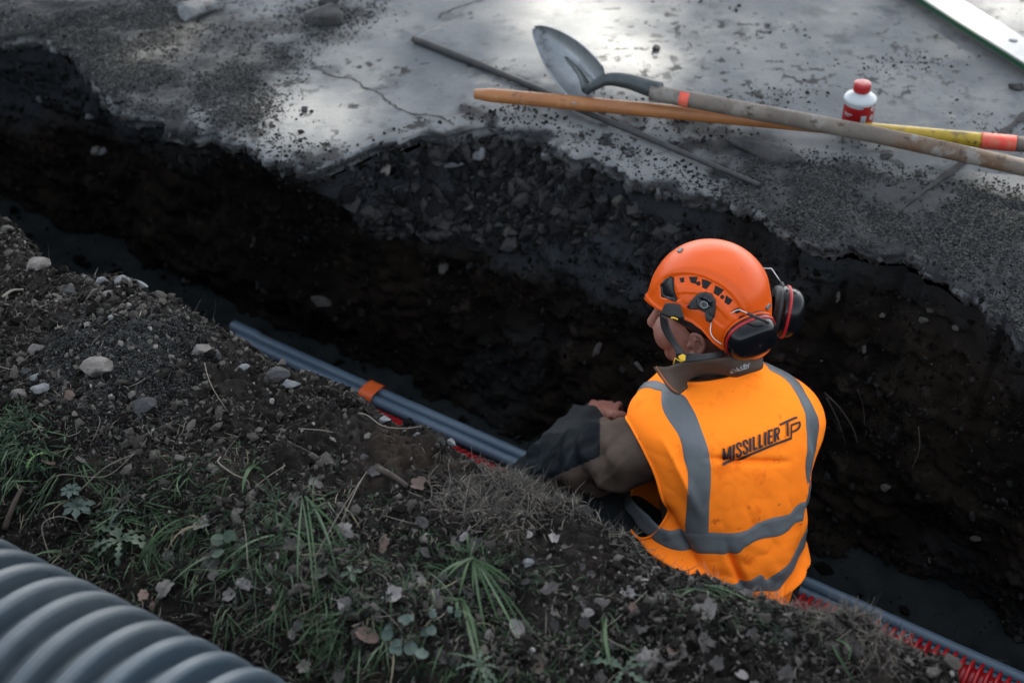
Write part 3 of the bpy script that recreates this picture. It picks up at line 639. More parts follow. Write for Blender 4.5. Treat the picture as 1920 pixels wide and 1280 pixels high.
wall_bvh = bvh_of(bpy.data.objects['trench_wall'].data)
wall_st = [(898, 290, 26, 34, 'greystone', 'pale stone in the rubble under the pavement edge, left of centre', 80), (1027, 288, 36, 38, 'greystone', 'biggest pale stone in the rubble under the pavement edge', 60), (850, 308, 50, 18, 'greystone', 'long flat grey flake below the pavement edge, left part of the rubble', 0),
 (878, 394, 34, 24, 'stone', 'cluster stone in the trench wall under the rubble', 0), (950, 432, 22, 36, 'stone', 'narrow upright pale stone in the middle of the trench wall', 20), (832, 498, 22, 40, 'stone', 'slim grey stone lower down in the trench wall', 10), (722, 318, 26, 30, 'stone', 'brownish round stone near the tip of the pavement overhang', 0),
 (1165, 378, 40, 30, 'greystone', 'bluish slanting stone high in the wall right of the rubble', -40), (1188, 420, 30, 20, 'stone', 'brown stone below the bluish slanting one', 30), (1100, 298, 90, 16, 'greystone', 'long flat slab just under the pavement edge', 5), (1175, 345, 14, 24, 'stone', 'tiny upright white pebble under the pavement edge', 15),
 (605, 565, 52, 24, 'stone', 'blurred long pale stone in the dark wall above the ducts', 25), (350, 525, 26, 18, 'stone', 'pale stone low in the dark wall at the left', 0), (1570, 558, 12, 28, 'stone', 'small upright white stone in the wall right of the ear defender', 0), (1655, 590, 16, 12, 'stone', 'pinkish pebble in the wall to the right', 0),
 (1732, 600, 22, 16, 'greystone', 'white pebble in the wall at the right', 0), (1792, 614, 16, 14, 'greystone', 'dull grey pebble right of the white pebble', 0), (1900, 628, 20, 16, 'stone', 'pale reddish stone at the right frame edge of the wall', 0), (1620, 655, 12, 20, 'stone', 'thin upright pebble right of the shoulder', 0),
 (1660, 915, 26, 20, 'stone', 'pale crumbly stone low in the wall at the right', 0), (1830, 1008, 30, 14, 'stone', 'pale flake low at the right', 0), (1745, 1050, 10, 12, 'stone', 'tiny pale pebble low in the wall at the right', 0), (180, 283, 22, 22, 'stone', 'brownish pebble under the left pavement edge', 0), (345, 248, 18, 16, 'stone', 'orange brown pebble just under the edge, left', 0),
 (75, 185, 16, 20, 'greystone', 'pale pebble high in the wall at the far left', 0), (168, 218, 20, 14, 'greystone', 'flat pale pebble in the wall below the left edge', 0), (190, 285, 30, 16, 'greystone', 'long pale flake in the left part of the wall', -40), (1120, 655, 14, 46, 'stone', 'long slanting pale root like stone behind the worker', 60), (1200, 690, 12, 36, 'stone', 'narrow whitish splinter behind the collar', -70)]
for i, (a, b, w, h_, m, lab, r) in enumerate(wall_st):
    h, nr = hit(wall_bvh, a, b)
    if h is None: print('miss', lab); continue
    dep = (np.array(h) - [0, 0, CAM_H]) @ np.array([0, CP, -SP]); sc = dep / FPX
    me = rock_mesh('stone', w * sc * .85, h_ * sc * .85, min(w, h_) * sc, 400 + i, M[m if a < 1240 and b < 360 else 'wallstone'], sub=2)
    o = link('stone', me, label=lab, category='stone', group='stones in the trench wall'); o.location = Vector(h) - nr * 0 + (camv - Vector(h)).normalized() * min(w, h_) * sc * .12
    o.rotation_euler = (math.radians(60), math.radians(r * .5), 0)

# ------------------------------------------------------------------ loose pieces, scattered
ICO_V = np.array([[-1, 1.618, 0], [1, 1.618, 0], [-1, -1.618, 0], [1, -1.618, 0], [0, -1, 1.618], [0, 1, 1.618], [0, -1, -1.618], [0, 1, -1.618], [1.618, 0, -1], [1.618, 0, 1], [-1.618, 0, -1], [-1.618, 0, 1]]) / 1.902
ICO_F = np.array([[0, 11, 5], [0, 5, 1], [0, 1, 7], [0, 7, 10], [0, 10, 11], [1, 5, 9], [5, 11, 4], [11, 10, 2], [10, 7, 6], [7, 1, 8], [3, 9, 4], [3, 4, 2], [3, 2, 6], [3, 6, 8], [3, 8, 9], [4, 9, 5], [2, 4, 11], [6, 2, 10], [8, 6, 7], [9, 8, 1]])
def rand_rot(n):
    q = rng.normal(size=(n, 4)); q /= np.linalg.norm(q, axis=1)[:, None]; w, x, y, z = q.T
    return np.stack([1 - 2 * (y * y + z * z), 2 * (x * y - z * w), 2 * (x * z + y * w), 2 * (x * y + z * w), 1 - 2 * (x * x + z * z), 2 * (y * z - x * w), 2 * (x * z - y * w), 2 * (y * z + x * w), 1 - 2 * (x * x + y * y)], -1).reshape(-1, 3, 3)
def pieces(pos, size, tint, name, m, flat=.75, lift=.1, jit=.38):
    n = len(pos); V = ICO_V[None] * (1 + jit * rng.uniform(-1, 1, (n, 12, 1))) * np.stack([np.ones(n), rng.uniform(.6, 1, n), rng.uniform(.4, 1, n) * flat], -1)[:, None]
    V = np.einsum('nij,nkj->nki', rand_rot(n), V) * (size / 2)[:, None, None] + (pos + np.array([0, 0, 1]) * (size * lift)[:, None])[:, None]
    Fc = (np.arange(n)[:, None, None] * 12 + ICO_F[None]).reshape(-1, 3)
    return link(name, mesh_np(name, V.reshape(-1, 3), Fc, m, {'tint': np.repeat(tint, 12)}, smooth=False), kind='stuff')
def sample_grid(Pg, n, weight=None, rmax=None, cmin=0, cmax=None):
    """random points on a grid surface, by area; weight per vertex"""
    A = np.linalg.norm(np.cross(Pg[1:, :-1] - Pg[:-1, :-1], Pg[:-1, 1:] - Pg[:-1, :-1]), axis=-1)
    if weight is not None: A = A * weight[:-1, :-1]
    pr = A.ravel() / A.sum(); k = rng.choice(len(pr), n, p=pr); i, j = np.unravel_index(k, A.shape); u, v = rng.random(n)[:, None], rng.random(n)[:, None]
    return (Pg[i, j] * (1 - u) + Pg[i + 1, j] * u) * (1 - v) + (Pg[i, j + 1] * (1 - u) + Pg[i + 1, j + 1] * u) * v, i, j
def sizes(n, lo, hi, k=2.2):
    u = rng.random(n); return (lo ** (1 - k) + u * (hi ** (1 - k) - lo ** (1 - k))) ** (1 / (1 - k))
inview = lambda Pg, m=.25: (np.abs(Pg[..., 0]) < 1.55 + m)
R_ = BANK['R']; Pb_ = BANK['P']
vis = inview(Pb_) * (R_ < 1.25) * (BANK['S'] > -.1) * (BANK['S'] < 3.0)
clump = np.clip(.55 + 1.1 * fbm(Pb_[..., 0] * 9, Pb_[..., 1] * 9, 0, 4, 500), .05, 2)
w1 = vis * clump * (1 - .75 * sstep(.38, .55, R_))
pos, i, j = sample_grid(Pb_, 46000, w1); pieces(pos, sizes(len(pos), .0022, .012, 2.4), rng.random(len(pos)), 'soil_crumbs', M['piece'])
pos, i, j = sample_grid(Pb_, 9000, vis * clump ** 2 * (R_ < .45)); pieces(pos, sizes(len(pos), .007, .032, 2.9), rng.random(len(pos)) * .75, 'soil_clods', M['piece'], jit=.45)
# stones prefer the left end of the crest
lft = sstep(1.2, 1.9, BANK['S']) * (R_ < .36)
pos, i, j = sample_grid(Pb_, 1100, vis * (lft + .06) * (R_ < .5)); pieces(pos, sizes(len(pos), .006, .022, 2.2), rng.uniform(.5, 1, len(pos)), 'pebbles', M['piece'], jit=.45)
# grit of the sand mound
pos, i, j = sample_grid(Pb_, 26000, vis * np.clip(BANK['sand'] - .25, 0, 1)); pieces(pos, sizes(len(pos), .0018, .0045, 2.2), rng.random(len(pos)) * .95, 'sand_grains', M['grit'])
# far side
Pp = PAVE['P']; visp = (np.abs(Pp[..., 0]) < 2.0) * (Pp[..., 1] < 4.6)
pos, i, j = sample_grid(Pp, 60000, visp * np.clip(PAVE['G'] - .15, 0, 1.2) ** 1.3 * np.clip(.5 + 1.3 * fbm(Pp[..., 0] * 8, Pp[..., 1] * 8, 0, 4, 501), .02, 2)); pieces(pos, sizes(len(pos), .003, .011, 2.6), rng.random(len(pos)), 'gravel', M['grit'])
row = np.arange(Pp.shape[0])[:, None] * .0095
pos, i, j = sample_grid(Pp, 3600, visp * (row < .12) * np.clip(fbm(Pp[..., 0] * 7, Pp[..., 1] * 7, 0, 3, 502) + .35, 0, 1)); pieces(pos, sizes(len(pos), .003, .014, 2.3), rng.random(len(pos)), 'edge_rubble', M['crumb'])
pos, i, j = sample_grid(LIPG, 5200, (np.abs(LIPG[..., 0]) < 1.9) * 1.); pieces(pos, sizes(len(pos), .004, .026, 2.3), rng.uniform(.2, 1, len(pos)), 'edge_rubble', M['crumb'], lift=0, jit=.45)
cl = np.clip(fbm(Pp[..., 0] * 5, Pp[..., 1] * 5, 0, 4, 503) - .12, 0, 1) ** 1.6
pos, i, j = sample_grid(Pp, 1500, visp * cl); pieces(pos, sizes(len(pos), .003, .022, 2.3), rng.random(len(pos)) * .8, 'soil_crumbs', M['crumb'], flat=.5)
c = np.stack([A2(*p_) for p_ in [(1330, 262), (1500, 300), (1250, 232), (1640, 262), (1180, 205), (1420, 200), (1720, 120), (1470, 185), (1640, 120), (1880, 250)]])
kk = rng.integers(0, len(c), 900); pp = np.zeros((900, 3)); pp[:, :2] = c[kk] + rng.normal(size=(900, 2)) * np.array([.06, .035])
for q in range(900):
    h_, _n = down_on(pave_bvh, pp[q, 0], pp[q, 1]); pp[q, 2] = h_.z if h_ is not None else 0
pieces(pp, sizes(900, .003, .012, 2.3), rng.random(900) * .8, 'soil_crumbs', M['crumb'], flat=.5)
# wall
Pw_ = Pw; visw = (np.abs(Pw_[..., 0]) < 1.9)
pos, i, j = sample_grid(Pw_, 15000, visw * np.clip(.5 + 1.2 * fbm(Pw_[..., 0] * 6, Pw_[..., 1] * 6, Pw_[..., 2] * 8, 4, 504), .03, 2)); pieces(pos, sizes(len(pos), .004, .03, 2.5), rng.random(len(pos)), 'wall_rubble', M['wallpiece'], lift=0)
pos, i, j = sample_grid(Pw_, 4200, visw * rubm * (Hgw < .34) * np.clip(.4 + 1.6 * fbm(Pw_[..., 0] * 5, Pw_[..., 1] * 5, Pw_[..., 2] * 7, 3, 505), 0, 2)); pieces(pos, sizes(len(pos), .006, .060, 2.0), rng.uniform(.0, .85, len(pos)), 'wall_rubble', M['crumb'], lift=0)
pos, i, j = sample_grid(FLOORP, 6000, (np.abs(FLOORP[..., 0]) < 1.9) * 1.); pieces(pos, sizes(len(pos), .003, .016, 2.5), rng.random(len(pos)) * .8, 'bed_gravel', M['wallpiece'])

pos, i, j = sample_grid(FLOORP, 420, (np.abs(FLOORP[..., 0]) < 1.9) * 1.); pieces(pos, sizes(len(pos), .018, .060, 2.3), rng.random(len(pos)) * .5, 'fallen_clods', M['wallpiece'], jit=.45)
# ------------------------------------------------------------------ blades, straw, roots
def ribbons(root, dirv, length, width, droop, side_c, name, m, tint, K=7, fold=.25):
    n = len(root); t = np.linspace(0, 1, K)[None, :, None]
    dirv = dirv / np.linalg.norm(dirv, axis=1)[:, None]; L = length[:, None, None]
    sd = np.cross(dirv, rng.normal(size=(n, 3))); sd /= np.linalg.norm(sd, axis=1)[:, None]
    C = root[:, None] + dirv[:, None] * L * t + np.array([0, 0, -1.]) * droop[:, None, None] * L * t ** 2 + sd[:, None] * side_c[:, None, None] * L * t ** 2
    tg = np.gradient(C, axis=1); wv = np.cross(tg, rng.normal(size=(n, 1, 3)) * .3 + np.array([0, -.3, 1.])); wv /= np.linalg.norm(wv, axis=2)[..., None] + 1e-9
    W = width[:, None, None] / 2 * (np.sin(np.pi * (t * .86 + .10)) ** .7)
    up = np.cross(wv, tg); up /= np.linalg.norm(up, axis=2)[..., None] + 1e-9
    V = np.stack([C - wv * W, C - up * W * fold, C + wv * W], 2)
    idx = np.arange(n * K * 3).reshape(n, K, 3)
    Fc = np.concatenate([np.stack([idx[:, :-1, 0], idx[:, :-1, 1], idx[:, 1:, 1], idx[:, 1:, 0]], -1), np.stack([idx[:, :-1, 1], idx[:, :-1, 2], idx[:, 1:, 2], idx[:, 1:, 1]], -1)], 1).reshape(-1, 4)
    return V.reshape(-1, 3), Fc, np.repeat(tint, K * 3)
M['grass'] = mat('grass_blade', (.0055, .020, .009), None, 5, .6, spec=.25, tint=[('tint', .2, .75, (.026, .062, .021)), ('tint', .65, .95, (.095, .13, .078)), ('tint', .93, .99, (.15, .13, .08))])
M['straw'] = mat('dry_straw', (.022, .019, .016), None, 5, .8, tint=[('tint', .35, .98, (.165, .145, .118)), ('tint', .96, .99, (.28, .25, .20))])
M['root'] = mat('root', (.03, .02, .016), (.05, .038, .03), 40, .9)
def bank_px_weight(spots):
    w = np.zeros(Pb_.shape[:2])
    for (a, b, rad, st) in spots:
        h, _ = hit(bank_bvh, a, b)
        if h is None: h = at(a, b, -.05)
        w += st * np.exp(-(((Pb_[..., 0] - h[0]) ** 2 + (Pb_[..., 1] - h[1]) ** 2) / rad ** 2))
    return w * vis
gs = [(30, 800, .045, 1.6), (15, 850, .04, .8), (70, 860, .05, .8), (150, 870, .06, .4), (280, 950, .08, .5), (420, 920, .08, .6), (330, 1000, .09, .6), (500, 960, .08, .7), (580, 980, .09, 1.2), (480, 1020, .08, .8), (600, 1060, .08, .9), (220, 1010, .08, .9), (880, 1040, .04, .6), (900, 1100, .08, .9),
      (820, 1080, .07, .6), (700, 1050, .07, .4), (640, 1130, .08, .6), (780, 1180, .08, .6), (560, 1160, .08, .4), (1010, 1130, .07, .25), (1180, 1080, .06, .35), (1350, 1120, .07, .45), (1250, 1140, .07, .25), (1130, 1200, .05, .5), (1450, 1200, .05, .3), (900, 1230, .08, .5), (450, 860, .06, .25), (760, 900, .05, .08), (1500, 1180, .04, .25), (1000, 1250, .07, .4)]
gw = bank_px_weight(gs)
def tufts(nt, per, w, lmin, lmax, wid, name, m, tl=0, th=1, spread=.010, hang=.9, stuff=True, droop=(.3, .9), side=.35):
    c, _, _ = sample_grid(Pb_, nt, w); k = rng.integers(per[0], per[1], nt); idx = np.repeat(np.arange(nt), k); n = len(idx)
    base = rng.normal(size=(nt, 3)) * np.array([.8, .6, 0]) + np.array([.1, -hang * .8, .55]); d = base[idx] + rng.normal(size=(n, 3)) * .42
    root = c[idx] + rng.normal(size=(n, 3)) * np.array([spread, spread, .001]) - np.array([0, 0, .003])
    tn = np.clip(rng.uniform(tl, th, nt)[idx] + rng.normal(size=n) * .15, 0, 1)
    V, Fc, tt_ = ribbons(root, d, rng.uniform(lmin, lmax, n), rng.uniform(*wid, n), rng.uniform(*droop, n), rng.normal(size=n) * side, name, m, tn)
    return link(name, mesh_np(name, V, Fc, m, {'tint': tt_}), kind='stuff')
tufts(1050, (3, 12), gw, .012, .055, (.0008, .0017), 'grass', M['grass'], 0, .8)
tufts(120, (3, 8), gw ** 1.3, .035, .10, (.0014, .0030), 'long_grass', M['grass'], .35, .95, spread=.006)
tufts(70, (4, 9), bank_px_weight([(30, 800, .03, 1), (10, 830, .03, 1), (60, 850, .03, .4)]), .03, .07, (.0025, .0042), 'long_grass', M['grass'], .1, .6)
def litter(n, w, lmin, lmax, wid, name, m, flat=.25, side=.5, tl=0., K=7):
    c, _, _ = sample_grid(Pb_, n, w); a = rng.uniform(0, 2 * np.pi, n); d = np.stack([np.cos(a), np.sin(a), rng.uniform(-.1, flat, n)], -1)
    # follow the slope of the bank
    d[:, 2] += .22 * (d[:, 0] * N[0] + d[:, 1] * N[1])
    V, Fc, tt_ = ribbons(c + np.array([0, 0, .004]), d, rng.uniform(lmin, lmax, n) ** 1., rng.uniform(*wid, n), rng.uniform(-.1, .35, n), rng.normal(size=n) * side, name, m, rng.uniform(tl, 1, n), K, .5)
    return link(name, mesh_np(name, V, Fc, m, {'tint': tt_}), kind='stuff')
mw = vis * (sstep(.10, .22, R_) + .25) * clump
litter(21000, mw, .005, .022, (.0005, .0014), 'plant_litter', M['straw'], K=4)
litter(2200, mw, .02, .055, (.0006, .0014), 'straw', M['straw'], .4, .7)
litter(110, mw * (R_ > .15), .05, .13, (.0008, .0018), 'dry_stalks', M['straw'], .3, .25, tl=.5)
cw = bank_px_weight([(1030, 935, .06, 1), (980, 905, .05, .7), (1090, 950, .05, .9), (1150, 985, .05, .8), (900, 930, .06, .5), (1230, 1040, .05, .6), (1320, 1075, .05, .5), (1500, 1130, .06, .6), (1620, 1170, .06, .7), (1720, 1200, .05, .8)])
litter(4200, cw, .008, .035, (.0005, .0012), 'root_mat', M['straw'], .8, .7)

# ------------------------------------------------------------------ dead leaves
M['deadleaf'] = mat('dead_leaf', (.026, .023, .022), (.052, .046, .045), 20, .75, .0008, 120, tint=[('tint', .70, .98, (.15, .14, .132)), ('tint', .93, .98, (.085, .05, .038))])
M['paleleaf'] = mat('pale_leaf', (.185, .172, .168), (.12, .11, .108), 30, .7, .0008, 120)
M['brownleaf'] = mat('brown_leaf', (.095, .06, .048), (.07, .045, .037), 30, .7, .0008, 120)
def leaf_outline(kind, r):
    t = np.linspace(0, 2 * np.pi, 34, endpoint=False)
    if kind == 0: rad = .62 + .25 * np.abs(np.cos(2.5 * t)) ** .7 + .08 * np.cos(t) + .05 * r.normal(size=34)                 # lobed
    elif kind == 1: rad = .75 * (1 + .10 * np.sin(7 * t)) + .04 * r.normal(size=34)                                         # oak like
    else: rad = .8 + .03 * r.normal(size=34)
    x = rad * np.cos(t); y = rad * np.sin(t) * (.62 if kind == 1 else (.7 if kind == 2 else .85)); return np.stack([x, y], -1)
def leaf_geo(size, kind, r, curl=None):
    O = leaf_outline(kind, r); rings = [O * s for s in (.02, .35, .7, 1.)]; P2 = np.vstack(rings); c1, c2 = r.uniform(-.7, .9, 2) if curl is None else curl
    z = c1 * P2[:, 0] ** 2 * .5 + c2 * P2[:, 1] ** 2 * .8 + .07 * fbm(P2[:, 0] * 2.5 + r.uniform(0, 50), P2[:, 1] * 2.5, 0, 3, 600) - .06 * np.exp(-(P2[:, 1] / .08) ** 2)
    V = np.stack([P2[:, 0], P2[:, 1], z], -1) * size / 2; return V, grid_faces(4, 34, True)
def leaf_at(bvh, px, py, size_px, kind, m, label, seed, tilt=.5, yaw=None, name='fallen_leaf', cat='leaf', group='dead leaves on the near bank'):
    h, nr = hit(bvh, px, py)
    if h is None: print('leaf miss', label); return
    r = np.random.default_rng(seed); sc = np.linalg.norm(np.array(h) - [0, 0, CAM_H]) / FPX; V, Fc = leaf_geo(size_px * sc * 1.1, kind, r)
    q = Vector((r.normal() * tilt, -.35 + r.normal() * tilt * .6, 1)).normalized().to_track_quat('Z', 'Y').to_matrix() @ Matrix.Rotation(r.uniform(0, 6.28) if yaw is None else math.radians(yaw), 3, 'Z')
    st_V, st_F = tube(np.array([[size_px * sc * .38, 0, 0], [size_px * sc * .6, .002, .003], [size_px * sc * .85, .004, 0]]), .0008, 5)
    V, Fc = join([(V, Fc), (st_V, st_F)])
    o = link(name, mesh_np(name, V, Fc, m, {'tint': np.full(len(V), r.random())}), label=label, category=cat, group=group)
    o.matrix_world = Matrix.Translation(Vector(h) + Vector((0, 0, .006))) @ q.to_4x4(); return o
leaves = [(595, 905, 46, 0, 'deadleaf', 'crumpled grey brown leaf right of the bent straw'), (458, 1098, 40, 1, 'paleleaf', 'pale grey leaf above the top of the corrugated pipe'), (688, 1198, 52, 2, 'brownleaf', 'round rust brown leaf in the dark hollow at the bottom'), (810, 1125, 48, 1, 'paleleaf', 'pale lobed leaf below the long grass tuft'),
 (968, 1183, 44, 2, 'paleleaf', 'pale leaf at the tip of the long grass blades'), (716, 1022, 44, 0, 'brownleaf', 'torn pinkish brown leaf left of the long grass tuft'), (1038, 1014, 26, 0, 'paleleaf', 'small star shaped pale leaf on the bare soil'), (1030, 1110, 48, 1, 'deadleaf', 'curled grey leaf right of the long grass tuft'), (1178, 1115, 36, 1, 'paleleaf', 'pointed cream leaf below the vest'),
 (786, 912, 40, 0, 'brownleaf', 'light brown torn leaf on a twig near the crest'), (706, 885, 42, 1, 'deadleaf', 'rolled grey leaf left of the light brown torn leaf'), (650, 1140, 38, 0, 'paleleaf', 'pale folded leaf left of the pale lobed leaf'), (740, 1120, 44, 0, 'paleleaf', 'pale wing shaped leaf between the folded and the lobed leaf'), (870, 1010, 26, 1, 'paleleaf', 'small pale leaf at the base of the long grass tuft'),
 (380, 985, 46, 0, 'deadleaf', 'crumpled dark leaf above the long blades on the left'), (400, 1050, 60, 1, 'deadleaf', 'large dull grey leaf in the middle of the grass on the left'), (550, 1030, 48, 0, 'deadleaf', 'brown grey leaf among the grass left of centre'), (270, 1120, 36, 1, 'brownleaf', 'beige curled leaf hanging beside the pipe'), (310, 1105, 40, 0, 'deadleaf', 'dull leaf lying just above the pipe'),
 (430, 1120, 32, 0, 'paleleaf', 'small crumpled grey leaf right of the dull one above the pipe'), (90, 870, 34, 0, 'brownleaf', 'rusty leaf at the right of the bright grass tuft'), (1200, 1180, 44, 1, 'deadleaf', 'dull leaf in the litter under the vest, lower centre'), (1215, 1240, 60, 0, 'paleleaf', 'wide pale leaf near the bottom edge right of centre'), (1260, 1225, 30, 2, 'brownleaf', 'small reddish leaf beside the wide pale one'),
 (1320, 1215, 50, 0, 'deadleaf', 'grey torn leaf near the bottom, third from the wide pale one'), (1390, 1268, 30, 2, 'paleleaf', 'cream rounded leaf at the bottom edge on the right'), (1010, 1255, 34, 2, 'brownleaf', 'brown round leaf at the bottom edge in the middle'), (1330, 1150, 46, 0, 'deadleaf', 'crinkled grey leaf right of the pointed cream leaf'), (1600, 1225, 40, 0, 'deadleaf', 'grey leaf on the far right slope of the bank'),
 (915, 1195, 26, 2, 'paleleaf', 'small white petal shaped leaf below the grass blades'), (640, 1000, 50, 0, 'deadleaf', 'grey brown leaf above the folded pale leaf'), (560, 1175, 36, 1, 'deadleaf', 'dark folded leaf just right of the pipe'), (130, 745, 24, 0, 'brownleaf', 'little brown leaf above the bright tuft at the left'), (285, 1140, 20, 2, 'brownleaf', 'tiny tan leaf touching the pipe')]
for i, (a, b, s_, kd, m, lab) in enumerate(leaves): leaf_at(bank_bvh, a, b, s_, kd, M[m], lab, 700 + i)
# anonymous leaf litter
lw = bank_px_weight([(600, 1080, .2, 1), (800, 1120, .2, 1), (1000, 1150, .2, 1), (1200, 1180, .2, 1), (400, 1040, .15, .8), (1350, 1200, .18, 1), (1550, 1220, .12, .8), (720, 970, .12, .6), (1100, 1080, .12, .5), (500, 960, .1, .4), (150, 900, .1, .4), (300, 920, .1, .3)])
c, _, _ = sample_grid(Pb_, 210, lw); acc = []; tn = []
for k_ in range(len(c)):
    V, Fc = leaf_geo(rng.uniform(.008, .038), int(rng.integers(0, 3)), rng); Rm = rand_rot(1)[0] if rng.random() < .40 else np.array(Vector((rng.normal() * .5, -.3 + rng.normal() * .4, 1)).normalized().to_track_quat('Z', 'Y').to_matrix() @ Matrix.Rotation(rng.uniform(0, 6.28), 3, 'Z'))
    acc.append((V @ Rm.T + c[k_] + [0, 0, .004], Fc)); tn.append(np.full(len(V), rng.random()))
V, Fc = join(acc); link('leaf_litter', mesh_np('leaf_litter', V, Fc, M['deadleaf'], {'tint': np.concatenate(tn)}), kind='stuff')

# ------------------------------------------------------------------ small plants that can be told apart
M['herb'] = mat('herb_leaf', (.012, .034, .017), (.02, .045, .024), 30, .6, .0005, 100)
M['herb2'] = mat('blue_green_leaf', (.02, .044, .034), (.032, .058, .045), 30, .6, .0005, 100)
M['bright'] = mat('bright_leaf', (.05, .12, .018), None, 30, .5)
def plant(px, py, fn, name, label, m):
    h, nr = hit(bank_bvh, px, py)
    if h is None: print('plant miss', label); return
    sc = np.linalg.norm(np.array(h) - [0, 0, CAM_H]) / FPX; V, Fc = fn(sc, np.random.default_rng(int(px)))
    o = link(name, mesh_np(name, V, Fc, m), label=label, category='plant'); o.location = Vector(h) + Vector((0, -.004, .012)); return o
def buttercup(sc, r, R=30, lobes=7):
    out_ = []
    for k in range(lobes):
        a = 2 * np.pi * k / lobes + .3; L = R * sc; O = []
        for t in np.linspace(0, 1, 15):
            w = (.19 * np.sin(np.pi * min(1, t * .9 + .02)) ** .7) * (1 + .45 * (int(t * 14) % 2) * (t > .5)); O.append((t, w))
        V = []
        for (t, w) in O:
            for s_ in (-1, 0, 1): V.append((t * L, s_ * w * L, (.12 * abs(s_) + .15 * t - .3 * t * t) * L))
        V = np.array(V); c_, s2 = np.cos(a), np.sin(a); V = V @ np.array([[c_, s2, 0], [-s2, c_, 0], [0, 0, 1]]); out_.append((V, grid_faces(15, 3)))
    return join(out_)
def dandelion(sc, r, R=75, n=9):
    out_ = []
    for k in range(n):
        a = 2 * np.pi * k / n + r.normal() * .2; L = R * sc * r.uniform(.6, 1); V = []
        for i, t in enumerate(np.linspace(0, 1, 19)):
            w = (.03 + .11 * t ** .8 * (1 - t ** 6)) * (1.25 if i % 4 < 2 else .5)
            for s_ in (-1, 0, 1): V.append((t * L, s_ * w * L + .03 * L * np.sin(t * 3 + k), (.55 * t - .75 * t * t + .10 * abs(s_) * w * 3) * L))
        V = np.array(V); c_, s2 = np.cos(a), np.sin(a); V = V @ np.array([[c_, s2, 0], [-s2, c_, 0], [0, 0, 1]]); out_.append((V, grid_faces(19, 3)))
    return join(out_)
def rounds(sc, r, n=8, R=10.5, spread=62):
    out_ = []
    for k in range(n):
        t = np.linspace(0, 2 * np.pi, 22, endpoint=False); L = R * sc * r.uniform(.7, 1.25); rad = 1 - .45 * np.exp(-(np.minimum(t, 2 * np.pi - t) / .35) ** 2)
        O = np.stack([rad * np.cos(t), rad * np.sin(t), .1 * np.cos(2 * t)], -1); V = np.vstack([O * .05, O * .6 + [0, 0, -.05], O]) * L
        q = np.array(Vector((r.normal() * .35, -.5 + r.normal() * .3, 1)).normalized().to_track_quat('Z', 'Y').to_matrix() @ Matrix.Rotation(r.uniform(0, 6.28), 3, 'Z'))
        p_ = np.array([r.uniform(-1, 1) * spread * sc, r.uniform(-.7, .7) * spread * sc, 0]); p_[2] = .22 * (p_[0] * N[0] + p_[1] * N[1]) + r.uniform(.004, .018)
        out_.append((V @ q.T + p_, grid_faces(3, 22, True))); s_V, s_F = tube([p_ + [0, 0, -.03], p_ + [.002, .003, -.01], p_], .0006, 5); out_.append((s_V, s_F))
    return join(out_)
plant(150, 955, buttercup, 'weed_plant', 'blue green plant with deeply cut star leaf, left of the grass', M['herb2'])
plant(136, 925, lambda s, r: buttercup(s, r, 20), 'weed_plant', 'smaller star leaf just above the big blue green one', M['herb2'])
plant(228, 1020, dandelion, 'weed_plant', 'dandelion rosette with toothed leaves above the pipe', M['herb'])
plant(230, 965, lambda s, r: dandelion(s, r, 34, 4), 'weed_plant', 'small pointed leaf plant above the dandelion rosette', M['herb2'])
plant(760, 1215, rounds, 'weed_plant', 'creeping plant with round kidney leaves in the hollow at the bottom', M['herb2'])
plant(830, 1175, lambda s, r: rounds(s, r, 6, 9, 46), 'weed_plant', 'round leaved creeper just below the pale lobed leaf', M['herb2'])
plant(900, 1255, lambda s, r: dandelion(s, r, 60, 8), 'weed_plant', 'toothed dandelion leaves at the bottom edge in the middle', M['herb'])
plant(1170, 1262, lambda s, r: dandelion(s, r, 80, 6), 'weed_plant', 'toothed dandelion leaves at the bottom edge, right of centre', M['herb'])
plant(660, 1080, lambda s, r: buttercup(s, r, 22, 4), 'weed_plant', 'small bright leaf cluster left of the long grass tuft', M['herb'])
plant(68, 862, lambda s, r: dandelion(s, r, 30, 3), 'weed_plant', 'bright yellow green seedling at the left edge', M['bright'])
plant(430, 1035, lambda s, r: rounds(s, r, 3, 11, 20), 'weed_plant', 'light green round leaves under the grass, left of centre', M['herb'])
# prominent grass tuft and long blades
def blades(px, py, ends, name, label, m, wid=.0045, tint=.7):
    h, nr = hit(bank_bvh, px, py); h = np.array(h); out_ = []; tn = []
    for (ex, ey) in ends:
        e, _ = hit(bank_bvh, ex, ey); e = np.array(e) + [0, -.01, .012] + rng.normal(size=3) * [.008, .010, .003]; md = (h + e) / 2 + [0, -.005, .028] + rng.normal(size=3) * [.010, .006, .009]; t = np.linspace(0, 1, 12)[:, None]
        C = (1 - t) ** 2 * (h + rng.normal(size=3) * .003) + 2 * t * (1 - t) * md + t * t * e; tg = np.gradient(C, axis=0); wv = np.cross(tg, np.array([0, -.6, .8]) + rng.normal(size=3) * .25); wv /= np.linalg.norm(wv, axis=1)[:, None]
        W = wid / 2 * np.sin(np.pi * (t * .9 + .08)) ** .6; upv = np.cross(wv, tg); upv /= np.linalg.norm(upv, axis=1)[:, None]
        V = np.stack([C - wv * W, C - upv * W * .3, C + wv * W], 1).reshape(-1, 3); out_.append((V, grid_faces(12, 3))); tn.append(np.full(len(V), np.clip(tint + rng.normal() * .12, 0, .9)))
    V, Fc = join(out_); return link(name, mesh_np(name, V, Fc, m, {'tint': np.concatenate(tn)}), label=label, category='grass tuft')
